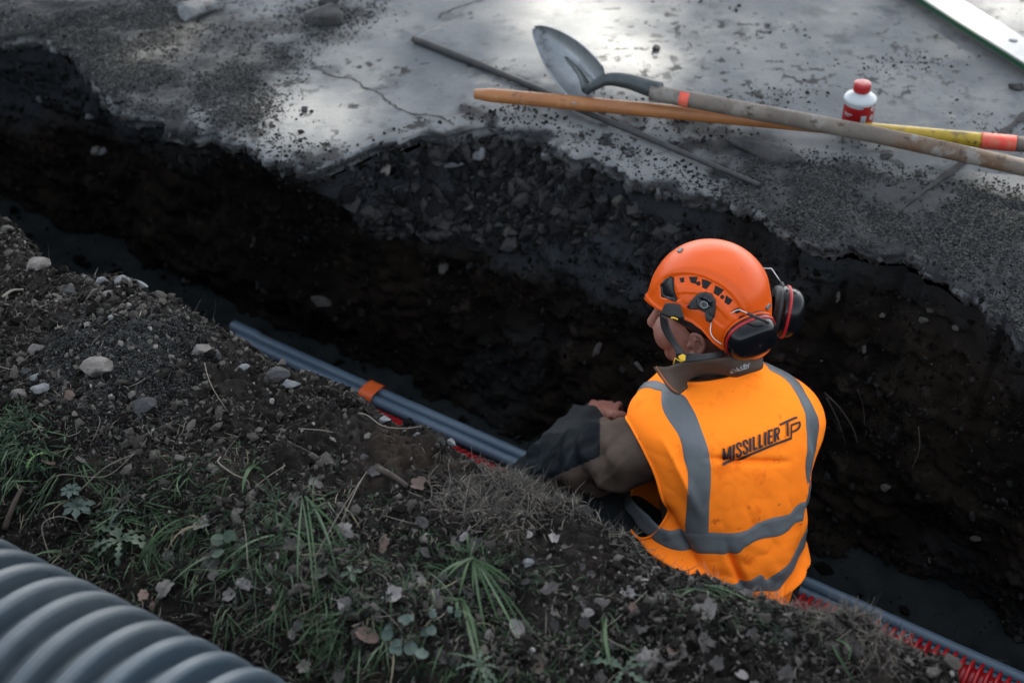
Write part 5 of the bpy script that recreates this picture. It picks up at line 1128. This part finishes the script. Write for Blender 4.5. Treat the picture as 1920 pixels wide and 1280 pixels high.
def hand(W, d, palm_n, side_, curl=.9):
    d = unit(d); pn_ = unit(palm_n - (palm_n @ d) * d); sd = np.cross(d, pn_) * side_; P_ = []
    c = W + d * .045
    P_.append(ellipsoid(c, np.array([sd, d, pn_]), (.040, .050, .015)))
    for i, (o_, L) in enumerate([(-.030, .062), (-.010, .072), (.010, .070), (.029, .055)]):
        b = W + d * .082 + sd * o_; pts = [b - d * .02]; cur = b; dirn = d.copy(); ang = 0
        for k, f_ in enumerate((.45, .30, .25)):
            ang += curl * (.55 + .1 * i) * (.6 if k == 0 else 1); dd = d * math.cos(ang) + pn_ * math.sin(ang); cur = cur + dd * L * f_; pts.append(cur)
        P_.append(tube(smooth_path([b - d * .02, b] + pts[1:], 4), np.linspace(.0092, .0066, 17), 10))
    b = W + d * .02 - sd * .030; P_.append(tube(smooth_path([b, b + d * .025 - sd * .018 + pn_ * .008, b + d * .052 - sd * .022 + pn_ * .022, b + d * .070 - sd * .012 + pn_ * .034], 4), np.linspace(.014, .008, 13), 10))
    return P_
parts_ = [he(0, -.012, .035, (.074, .096, .088)), he(0, .028, -.030, (.062, .070, .078)), he(0, .046, -.068, (.050, .052, .046)), he(0, .076, -.100, (.024, .022, .024)),
          he(0, .084, .030, (.055, .018, .014)), he(-.034, .072, -.030, (.034, .030, .042)), he(.034, .072, -.030, (.034, .030, .042)),
          he(-.044, .028, -.070, (.018, .044, .034)), he(.044, .028, -.070, (.018, .044, .034)), he(0, .082, -.070, (.026, .018, .016)), he(0, .080, -.084, (.024, .018, .014))]
parts_.append(tube(np.array([HW(0, .094, .012), HW(0, .108, -.012), HW(0, .120, -.036), HW(0, .122, -.044)]), [.008, .010, .013, .011], 12)); parts_ += [he(-.012, .106, -.044, (.008, .010, .007)), he(.012, .106, -.044, (.008, .010, .007))]
for s_ in (-1, 1):      # ears: bowl, helix, lobe
    parts_.append(he(s_ * .0735, -.002, -.022, (.006, .016, .026))); parts_.append(he(s_ * .080, .010, -.026, (.005, .004, .007))); parts_.append(tube(np.array([HW(s_ * .081, -.012 + .010 * math.cos(t), -.022 + .017 * math.sin(t)) for t in np.linspace(-2.0, 2.4, 12)]), np.full(12, .0030), 8))
    a = np.linspace(-2.4, 1.9, 16); parts_.append(tube(np.array([HW(s_ * (.084 + .004 * math.sin(t)), -.006 - .0185 * math.cos(t + .0) * 1.0, -.018 + .029 * math.sin(t + .25)) for t in a]), np.full(16, .0044), 8)); parts_.append(he(s_ * .080, .004, -.050, (.0055, .009, .010)))
neckb = BW(0, .052, .46)
parts_.append(tube(smooth_path([neckb - Ub * .03, neckb + Ub * .03, HW(0, -.004, -.085), HW(0, -.020, -.03)], 5), np.linspace(.040, .047, 16), 24))
parts_ += [tube(np.array([BW(0, .02, .0), BW(0, .02, .15), BW(0, .02, .30), BW(0, .03, .40), BW(0, .035, .45)]), [.115, .105, .110, .075, .04], 24)]
for S_, E_, W_ in ((SL, EL, WL), (SR, ER, WR)):
    parts_.append(tube(smooth_path([BW(0, .02, .37), S_, (S_ + E_) / 2, E_ + (S_ - E_) * .12, E_ + (W_ - E_) * .12, W_, ], 6), np.interp(np.linspace(0, 5, 31), range(6), [.07, .056, .045, .040, .040, .027]), 16))
parts_ += [tube(np.array([WL - (WL - EL) * .1, WL, HL]), [.027, .026, .026], 14)]
parts_ += hand(HL - unit(HL - WL) * .01, unit(np.array([.25, .85, -.25])), np.array([.1, .1, -1.]), 1, .8) + hand(WR, unit(WR - ER) - .6 * Rb_, np.array([-.2, .0, -1.]), -1, .8)
for Hp, K_, A_ in ((HipL, KL, AL), (HipR, KR, AR)):
    parts_.append(tube(smooth_path([BW(0, .02, .02), Hp, (Hp + K_) / 2, K_, (K_ + A_) / 2, A_], 6), np.interp(np.linspace(0, 5, 31), range(6), [.085, .070, .055, .035, .035, .028]), 16))
    parts_.append(ellipsoid(A_ + np.array([-.03, .06, -.05]), np.array([unit([.88, .47, 0]), unit([-.47, .88, 0]), [0, 0, 1.]]), (.04, .11, .03)))
body = part('body', remesh(parts_, .0028, 'body', M['skin'], 4), person)

# hair: short, dark, under the helmet
def hair_shell():
    u = np.linspace(0, 2 * np.pi, 60, endpoint=False); v = np.linspace(0, 1, 30); U_, V_ = np.meshgrid(u, v); top_ = math.pi / 2 - .02
    lowz = np.where(np.cos(U_) > .3, .045, np.where(np.cos(U_) > -.15, -.002, -.060)); lowz = .045 + (-.058) * sstep(.55, .25, np.cos(U_)) * 1.0 - .052 * sstep(-.05, -.45, np.cos(U_)); lowz = lowz + .006 * fbm(U_ * 6, 0., 0, 2, 900)
    rz = .094; z0 = (lowz - .035) / rz; ph_ = np.arcsin(np.clip(z0, -.98, .98)); ph_ = ph_ + (top_ - ph_) * V_
    r_ = np.cos(ph_); g = .0035 * sstep(0, .12, V_) + .0015 * fbm(U_ * 20, V_ * 6, 0, 2, 901)
    X_ = HW((.074 + g) * r_ * -np.sin(U_), -.012 + (.096 + g) * r_ * np.cos(U_), .035 + (rz - .004 + g) * np.sin(ph_)); return X_.reshape(-1, 3), grid_faces(30, 60, True)
V, Fc = hair_shell(); hr = part('hair', mesh_np('hair', V, Fc, M['hair']), person)

# ---- jacket: torso under the vest, collar, sleeves
ttj, uuj = np.meshgrid(np.linspace(0, 1, 90), np.arange(120) / 120, indexing='ij'); xj, yj, zj = torso(ttj, uuj, -.006); _k = 1 - .16 * sstep(.44, .34, zj); xj = xj * _k; yj = .02 + (yj - .02) * _k
Pj = BW(xj, yj, zj); V = Pj.reshape(-1, 3); Fj = grid_faces(90, 120, True)
jk = part('jacket', mesh_np('jacket', V, Fj[:, ::-1], M['brown']), person)
def sleeve(S_, E_, W_, seed, rad, K=300, n=168):
    inner = BW(0, .02, .37) if False else S_ + (np.array(BW(0, .02, .40)) - S_) * .42
    pts = smooth_path([inner, S_, S_ + (E_ - S_) * .5, E_ + (S_ - E_) * .16, E_ + (W_ - E_) * .10 + (E_ - (S_ + W_) / 2) * .04, E_ + (W_ - E_) * .5, W_], 30)
    d = np.r_[0, np.cumsum(np.linalg.norm(np.diff(pts, axis=0), axis=1))]; tq = np.linspace(0, d[-1], K); pts = np.stack([np.interp(tq, d, pts[:, i]) for i in range(3)], -1)
    kp = np.interp(np.linspace(0, 1, K), np.linspace(0, 1, len(rad)), rad)
    V, Fc = tube(pts, kp, n, cap=False); G_ = V.reshape(K, n, 3); C_ = pts[:, None]
    nn = G_ - C_; nn /= np.linalg.norm(nn, axis=-1)[..., None]; s_ = np.linspace(0, 1, K)[:, None]
    tw = 2 * np.pi * np.arange(n)[None] / n
    w = .0110 * fbm(s_ * 11 + .8 * np.cos(tw), np.cos(tw) * 1.2 + seed, np.sin(tw) * 1.2, 3, seed) + .0120 * (1 - 2 * np.abs(fbm(s_ * 8 + .5 * np.cos(tw + 1), np.cos(tw) * .9, np.sin(tw) * .9 + 3, 2, seed + 1))) 
    w = w + .0055 * np.sin(2 * np.pi * (s_ * 7.5 + .22 * np.sin(tw) + .6 * fbm(s_ * 3, np.cos(tw), np.sin(tw), 2, seed + 7))) * sstep(.12, .22, s_) * sstep(.62, .45, s_) + .0045 * np.sin(s_ * 130 + 2.5 * np.cos(tw + 1)) * np.exp(-((s_ - .60) / .09) ** 2) + .004 * np.exp(-((s_ - .985) / .012) ** 2)
    w = w * sstep(-.02, .30, s_); return Surf(G_ + nn * w[..., None]), pts
slL, ptsL = sleeve(SL, EL, WL, 910, [.046, .056, .067, .071, .069, .065, .061, .057, .051, .044]); slR, ptsR = sleeve(SR, ER, WR, 920, [.075, .074, .070, .064, .060, .056, .052, .048, .044, .040])
def projv(X):
    X = X - np.array([0, 0, CAM_H]); f = X[..., 1] * CP - X[..., 2] * SP; return 960 + FPX * X[..., 0] / f, 640 - FPX * (X[..., 1] * SP + X[..., 2] * CP) / f
ctr = slL.P.reshape(-1, 3)[slL.F].mean(1); fr = np.arange(len(slL.F)) // slL.nc; fs = fr / (slL.nr - 1); a, b = projv(ctr)
patch = (fs < .66) & (a < 1125) & (b < 855 + (1125 - a) * .44); fore = (fs >= .66); up_ = ~(patch | fore)
for nm, mk, mm, lab in (('left_sleeve', up_, 'brown', 'brown upper sleeve'), ('elbow_patch', patch, 'navy', 'dark blue elbow part of the sleeve'), ('forearm_sleeve', fore, 'forearm', 'dark grey forearm of the sleeve')):
    if mk.any(): part(nm.replace('left_', ''), mesh_np(nm, slL.P.reshape(-1, 3), slL.F[mk], M[mm]), jk, lab)
part('sleeve', mesh_np('sleeve', slR.P.reshape(-1, 3), slR.F, M['brown']), jk)
# piping line between sleeve and patch omitted; collar
nk = [(1268, 739), (1287, 727), (1306, 715), (1345, 710), (1382, 705), (1420, 689)]
cb = [sf.ev(*sf.hit(a, b), .004) for a, b in nk]
ct_px = [(1227, 688, 2.86), (1248, 688, 2.825), (1290, 677, 2.80), (1340, 672, 2.80), (1384, 668, 2.835), (1428, 668, 2.90)]
ctp = [atd(*q) for q in ct_px]
cb = [atd(1268, 738, 2.83)] + cb[1:] + [BW(.085, .05, .485), BW(.075, .10, .46), BW(.02, .13, .42)]
ctp = ctp + [HW(.070, -.03, -.10), HW(.075, .03, -.125), HW(.03, .09, -.155)]
A_, B_ = smooth_path(ctp, 10), smooth_path(cb, 10); rows_ = []
for t in np.linspace(0, 1, 14):
    bul = math.sin(math.pi * t) * .026; rows_.append(A_ * (1 - t) + B_ * t + (unit(np.array([0, -.8, .2])) * bul) + np.array([0, 0, .002]) * np.sin(np.arange(len(A_)) * .35)[:, None] * (1 - t))
CG = np.array(rows_); below = CG[-1] + (CG[-1] - CG[-2]) * 1. - (np.array(camv) - CG[-1]) / 2.9 * .012; CG = np.concatenate([CG, below[None]], 0)
csf = Surf(CG, wrap=False)
co = part('collar', mesh_np('collar', CG.reshape(-1, 3), csf.F, M['brown']), jk); md = co.modifiers.new('t', 'SOLIDIFY'); md.thickness = .005; md.offset = 0
e_ = CG[:, 2]; V, Fc = tube(np.array(e_[:-1]) + (np.array(camv) - e_[0]) / 3 * .004, .0012, 6); part('seam', mesh_np('seam', V, Fc, M['brownhem']), co)
class Plane2:          # quick surface for small print on the collar
    pass
text_on('Schöffel', csf, (1370.5, 699), (1400, 687), (1.6, -9.5), 'lettering', M['whiteprint'], co, .0042, .0)
# ---- trousers and boots
tp = []
for Hp, K_, A_ in ((HipL, KL, AL), (HipR, KR, AR)):
    tp.append(tube(smooth_path([BW(0, .02, .05), Hp, (Hp + K_) / 2, K_ + (Hp - K_) * .12, K_ + (A_ - K_) * .15, (K_ + A_) / 2, A_], 6), np.interp(np.linspace(0, 6, 37), range(7), [.11, .105, .092, .068, .066, .064, .056]), 20))
tp.append(ellipsoid(BW(0, .01, .03), BA, (.15, .125, .13)))
part('trousers', remesh(tp, .007, 'trousers', M['trouser'], 4, lambda c: .006 * fbm(c[:, 0] * 12, c[:, 1] * 12, c[:, 2] * 12, 3, 930)), person)
for K_, A_ in ((KL, AL), (KR, AR)):
    ex = unit([-.47, .88, 0]); sx = unit([.88, .47, 0]); u3 = np.array([0, 0, 1.])
    me = remesh([ellipsoid(A_ + ex * .055 - u3 * .055, np.array([sx, ex, u3]), (.050, .135, .045)), ellipsoid(A_ + ex * .12 - u3 * .055, np.array([sx, ex, u3]), (.052, .07, .042)), tube([A_ - u3 * .05, A_ + u3 * .07], .052, 20)], .006, 'boot', M['padblack'], 3); part('boot', me, person)

# ---- helmet
HO = np.array(HW(0, -.004, .036)) + np.array([.010, .0, -.008]); nH, mH = 300, 150
uh, wh = np.meshgrid(np.arange(nH) / nH, np.linspace(0, 1, mH), indexing='xy'); thh = 2 * np.pi * uh; cf, sfn = np.cos(thh), np.sin(thh)      # u=0 front, u=.25 right
zr = np.interp(np.degrees(np.arccos(np.clip(cf, -1, 1))), [0, 9, 18, 27, 36, 63, 81, 90, 99, 108, 117, 126, 135, 144, 153, 162, 180], [.004, .012, .020, .024, .026, .028, .027, .022, .008, -.022, -.044, -.057, -.069, -.080, -.088, -.092, -.096]); hz = .128
ph0 = np.arcsin(np.clip(zr / hz, -.99, .9)); phh = ph0 + (math.pi / 2 - ph0) * wh
z_ = hz * np.sin(phh); rho = np.where(phh > 0, np.clip(np.cos(np.clip(phh, 0, 2)), 1e-4, 1) ** .86, 1 + 0 * phh)
rho = rho * (1 - .05 * sstep(0, -.08, z_))
pk = np.clip(cf, 0, 1) ** 2.2 * np.exp(-(z_ - zr) / .026) * (wh < .5); lx_ = .109; ly_ = .122
X_ = lx_ * rho * sfn; Y_ = (ly_ * rho + .020 * pk) * cf; Z_ = z_ - .010 * pk
Y_ = Y_ - .012 * (1 - wh) ** .5 * sstep(-.3, -1, cf) * 0
# centre band slightly proud, with a crisp shoulder; side recess for the vents; flare along the rim
d_ = .0040 * sstep(.064, .052, np.abs(X_) + .10 * np.clip(.05 - Z_, 0, 1)) * sstep(.02, .06, Z_)
Pn = HO + X_[..., None] * Rh + Y_[..., None] * Fh + Z_[..., None] * Uh
hs0 = Surf(Pn); Zh = lambda X, Y: (1140 + X / 4.128, 430 + Y / 4.128)
Xm = -np.abs(X_); Pm = HO + Xm[..., None] * Rh + Y_[..., None] * Fh + Z_[..., None] * Uh; am, bm_ = projv(Pm)
cres = [Zh(*q) for q in [(405, 440), (440, 380), (500, 350), (580, 338), (660, 342), (750, 366), (830, 405), (900, 450), (960, 505), (1010, 570), (1050, 640), (1075, 700), (1010, 690), (960, 660), (930, 600), (880, 540), (800, 490), (700, 450), (600, 425), (520, 430), (525, 480), (545, 550), (410, 525)]]
cres2 = [Zh(*q) for q in [(530, 500), (600, 490), (700, 500), (800, 560), (880, 640), (930, 700), (900, 760), (860, 740), (780, 660), (690, 620), (600, 600), (560, 570)]]
mk = inpoly(am, bm_, cres).astype(float)
for _ in range(2): mk = (mk + np.roll(mk, 1, 1) + np.roll(mk, -1, 1) + np.vstack([mk[1:], mk[-1:]]) + np.vstack([mk[:1], mk[:-1]])) / 5
mk2 = inpoly(am, bm_, cres2).astype(float)
for _ in range(3): mk2 = (mk2 + np.roll(mk2, 1, 1) + np.roll(mk2, -1, 1) + np.vstack([mk2[1:], mk2[-1:]]) + np.vstack([mk2[:1], mk2[:-1]])) / 5
d_ = d_ - .0055 * mk - .0025 * mk2 + .0020 * np.exp(-((Z_ - zr) / .004) ** 2)
hsf = Surf(hs0.P + hs0.N * d_[..., None])
hel = part('helmet', mesh_np('helmet', hsf.P.reshape(-1, 3), hsf.F, M['helmet']), person); md = hel.modifiers.new('t', 'SOLIDIFY'); md.thickness = .0035; md.offset = -1
a, b = projv(hsf.P); print('helmet px', a.min().round(), a.max().round(), b.min().round(), b.max().round())
def decal(poly, surf, off, name, m, par, zf=Zh, label=None, res=10):
    """filled polygon conformed to the surface"""
    Q = []
    n = len(poly); cx, cy = np.mean([q[0] for q in poly]), np.mean([q[1] for q in poly])
    ring = []
    for i in range(n):
        a_, b_ = np.array(poly[i]), np.array(poly[(i + 1) % n])
        for k in range(4): ring.append(a_ + (b_ - a_) * k / 4)
    ring = np.array(ring); rows2 = [np.array([cx, cy]) + (ring - [cx, cy]) * f for f in np.linspace(.02, 1, res)]
    V = []
    for k, rr_ in enumerate(rows2):
        o_ = off if k < res - 1 else off * .1
        for q in rr_: V.append(surf.ev(*surf.hit(*zf(*q)), o_))
    me = mesh_np(name, np.array(V), grid_faces(res, len(ring), True), m, smooth=True)
    if np.array(me.polygons[len(ring) * 3].normal) @ (np.array(camv) - V[0]) < 0: me.flip_normals()
    return part(name, me, par, label)
M['ventdark'] = mat('vent_dark', (.006, .006, .007), None, 5, .9)
for pl_ in [[(552, 376), (590, 370), (590, 408), (562, 412)], [(626, 366), (697, 368), (680, 424), (640, 412)], [(726, 384), (806, 412), (762, 468), (730, 454)], [(832, 434), (900, 470), (856, 518), (816, 496)], [(916, 512), (968, 548), (936, 586), (900, 566)], [(976, 622), (1010, 606), (1030, 640), (990, 656)],
            [(700 + 18 * math.cos(t), 420 + 18 * math.sin(t)) for t in np.linspace(0, 6.28, 11)[:-1]], [(885 + 17 * math.cos(t), 525 + 17 * math.sin(t)) for t in np.linspace(0, 6.28, 11)[:-1]]]:
    decal(pl_, hsf, .0006, 'vent', M['ventdark'], hel)
decal([(405, 430), (432, 392), (485, 362), (510, 372), (516, 470), (540, 545), (522, 562), (412, 522)], hsf, .004, 'front_insert', M['cup'], hel)
decal([(536, 178), (560, 148), (586, 150), (562, 182)], hsf, .003, 'lamp_hook', M['lamphook'], hel)
decal([(1214, 608), (1245, 572), (1260, 585), (1228, 628)], hsf, .003, 'lamp_hook', M['lamphook'], hel)
# hub of the ear defender arm
hub = [(610, 605), (640, 555), (665, 530), (700, 495), (755, 485), (805, 500), (835, 545), (838, 620), (825, 680), (800, 725), (770, 712), (755, 650), (700, 622), (640, 622)]
hb_ = decal(hub, hsf, .009, 'muff_mount', M['padblack'], hel)
decal([(755 + 62 * math.cos(t), 560 + 60 * math.sin(t)) for t in np.linspace(0, 6.28, 17)[:-1]], hsf, .013, 'mount_boss', M['cup'], hb_)
ring_ = [hsf.ev(*hsf.hit(*Zh(755 + 24 * math.cos(t), 575 + 24 * math.sin(t))), .0142) for t in np.linspace(0, 6.28, 20)]; V, Fc = tube(ring_, .0009, 6, cap=False); part('emblem_ring', mesh_np('emblem_ring', V, Fc, M['greydk']), hb_)
V, Fc = tube([hsf.ev(*hsf.hit(*Zh(620, 606)), .0095), hsf.ev(*hsf.hit(*Zh(621, 606)), .0115)], .0022, 10, up=(1, 0, 0)); part('rivet', mesh_np('rivet', V, Fc, M['redring']), hb_)

# ---- ear defenders
def cup(c, n_, up_, sx, sy, dep, name, label, with_reflection=True):
    n_ = unit(n_); up_ = unit(up_ - (up_ @ n_) * n_); sd = np.cross(up_, n_); t = np.linspace(0, 2 * np.pi, 56, endpoint=False)
    def rings(prof):
        V = []
        for r_, h_ in prof:
            V.append(c + (r_ * sx * np.sign(np.cos(t)) * np.abs(np.cos(t)) ** .85)[:, None] * sd + (r_ * sy * np.sign(np.sin(t)) * np.abs(np.sin(t)) ** .85)[:, None] * up_ + h_ * dep * n_)
        return np.array(V).reshape(-1, 3), grid_faces(len(prof), len(t), True)
    base = part(name, mesh_np(name, *rings([(.96, -.02), (1.0, .04), (1.03, .10), (1.03, .16), (1.0, .20), (1.0, .28), (.99, .46), (.95, .66), (.86, .82), (.72, .93), (.5, .985), (.25, 1.0), (.01, 1.0)]), M['cup']), hel, label)
    part('cushion', mesh_np('cushion', *rings([(.55, -.30), (.80, -.34), (.95, -.27), (.99, -.14), (.97, -.03), (.9, -.01)]), M['padblack']), base)
    part('ring', mesh_np('ring', *rings([(1.0, .185), (1.045, .20), (1.05, .25), (1.045, .315), (1.0, .33)]), M['redring']), base)
    if with_reflection: part('reflection_rim', mesh_np('reflection_rim', *rings([(.97, -.05), (1.06, -.02), (1.075, .02), (1.06, .06), (1.0, .07)]), M['helmet'], ), base)  # thin orange band painting the vest's reflection on the black cup
    return base
cL = atd(1412, 637, 2.80); nL = unit(.62 * -Rh + -.50 * Fh + -.15 * Uh + np.array([.25, -.3, -.10]))
cL = cL - nL * .022; upL = unit(np.cross([1., .2, .0], nL)); upL = unit(np.array([-.25, .3, .9]))
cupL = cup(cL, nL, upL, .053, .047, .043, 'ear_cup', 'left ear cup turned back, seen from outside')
cR = atd(1460, 583, 2.985); nR_ = unit(np.array([.93, -.05, -.12])); cupR = cup(cR, nR_, np.array([.0, .25, .95]), .044, .054, .050, 'ear_cup', 'right ear cup, seen edge on behind the helmet', False)
def w3(pts, r, par, name='wire', m='wire', n=8): V, Fc = tube(pts, r, n); return part(name, mesh_np(name, V, Fc, M[m]), par)
zs = [(780, 597), (800, 620), (822, 642), (880, 660), (945, 650), (1005, 622), (1045, 634), (1085, 652)]
w3(smooth_path([atd(*Zh(*q), d) for q, d in zip(zs, [2.795, 2.79, 2.785, 2.78, 2.775, 2.77, 2.765, 2.762])], 4), .0013, hb_)
zs = [(760, 618), (780, 642), (797, 665), (796, 730), (793, 795), (820, 845), (885, 892)]
w3(smooth_path([atd(*Zh(*q), d) for q, d in zip(zs, [2.795, 2.79, 2.785, 2.78, 2.775, 2.775, 2.78])], 4), .0012, hb_)
w3(smooth_path([atd(*Zh(*q), d) for q, d in zip([(1080, 650), (1150, 682), (1200, 700), (1240, 722)], [2.76, 2.752, 2.75, 2.76])], 4), .0032, cupL, 'arm_grip', 'padblack')
w3([atd(*Zh(*q), 3.0) for q in [(1195, 303), (1265, 303), (1300, 355), (1345, 420)]], .0014, cupR)
w3([atd(*Zh(*q), d) for q, d in [((1340, 412), 2.99), ((1375, 470), 2.975), ((1408, 528), 2.965)]], .0038, cupR, 'arm_grip', 'padblack')
V, Fc = ellipsoid(atd(*Zh(1405, 534), 2.955), np.eye(3), (.008, .006, .007), 14, 9); part('knob', mesh_np('knob', V, Fc, M['redring']), cupR)

# ---- chin strap and black side pad
def sheet(polyA, polyB, name, m, par, th_=.002, k=10, label=None):
    A_ = smooth_path(polyA, k); B_ = smooth_path(polyB, k); G_ = np.array([A_ * (1 - t) + B_ * t for t in np.linspace(0, 1, 6)]); s3 = Surf(G_, wrap=False)
    n_ = np.cross(G_[0, 1] - G_[0, 0], G_[1, 0] - G_[0, 0]); me = mesh_np(name, G_.reshape(-1, 3), grid_faces(6, len(A_)), m)
    o = part(name, me, par, label); md = o.modifiers.new('t', 'SOLIDIFY'); md.thickness = th_; md.offset = 0; return o
D = lambda X, Y, d: atd(*Zh(X, Y), d)
pad = sheet([D(442, 572, 2.775), D(500, 572, 2.772), D(560, 584, 2.77)], [D(402, 655, 2.785), D(500, 690, 2.778), D(592, 692, 2.775)], 'side_pad', M['padblack'], hel, .004)
text_band = [(487, 684), (505, 684), (520, 688), (540, 697)]
w3([D(a_, b_, 2.764) for a_, b_ in text_band], .0016, pad, 'yellow_mark', 'yellowtag')
sheet([D(400, 650, 2.80), D(415, 760, 2.805), D(460, 850, 2.80), D(500, 900, 2.79), D(530, 960, 2.78)], [D(455, 690, 2.785), D(480, 770, 2.79), D(520, 850, 2.785), D(570, 920, 2.775), D(610, 970, 2.765)], 'chin_strap', M['padblack'], hel)
sheet([D(530, 955, 2.775), D(520, 1000, 2.78), D(500, 1045, 2.79)], [D(620, 965, 2.762), D(700, 965, 2.76), D(640, 1020, 2.765)], 'strap_buckle', M['padblack'], hel)
sheet([D(600, 960, 2.765), D(720, 962, 2.76), D(820, 950, 2.775), D(900, 935, 2.81)], [D(600, 1030, 2.765), D(720, 1015, 2.76), D(820, 1000, 2.775), D(900, 975, 2.81)], 'nape_strap', M['padblack'], hel)
sheet([D(545, 980, 2.752), D(575, 965, 2.75), D(600, 975, 2.75)], [D(550, 1000, 2.752), D(575, 1020, 2.75), D(598, 1012, 2.75)], 'adjuster', M['yellowtag'], hel)
w3([D(506, 1040, 2.765), D(520, 995, 2.76), D(545, 1012, 2.76), D(570, 1024, 2.76)], .0012, hel, 'adjuster', 'yellowtag')
# sweatband / inner harness seen under the rim
V, Fc = tube([HW(.075 * math.sin(t) * 1.12, .088 * math.cos(t) * 1.10 - .010, (.060 - .030 * (1 - math.cos(t)))) for t in np.linspace(0, 2 * np.pi, 60)], .009, 8, cap=False, flat=1.8); part('headband', mesh_np('headband', V, Fc, M['padblack']), hel)
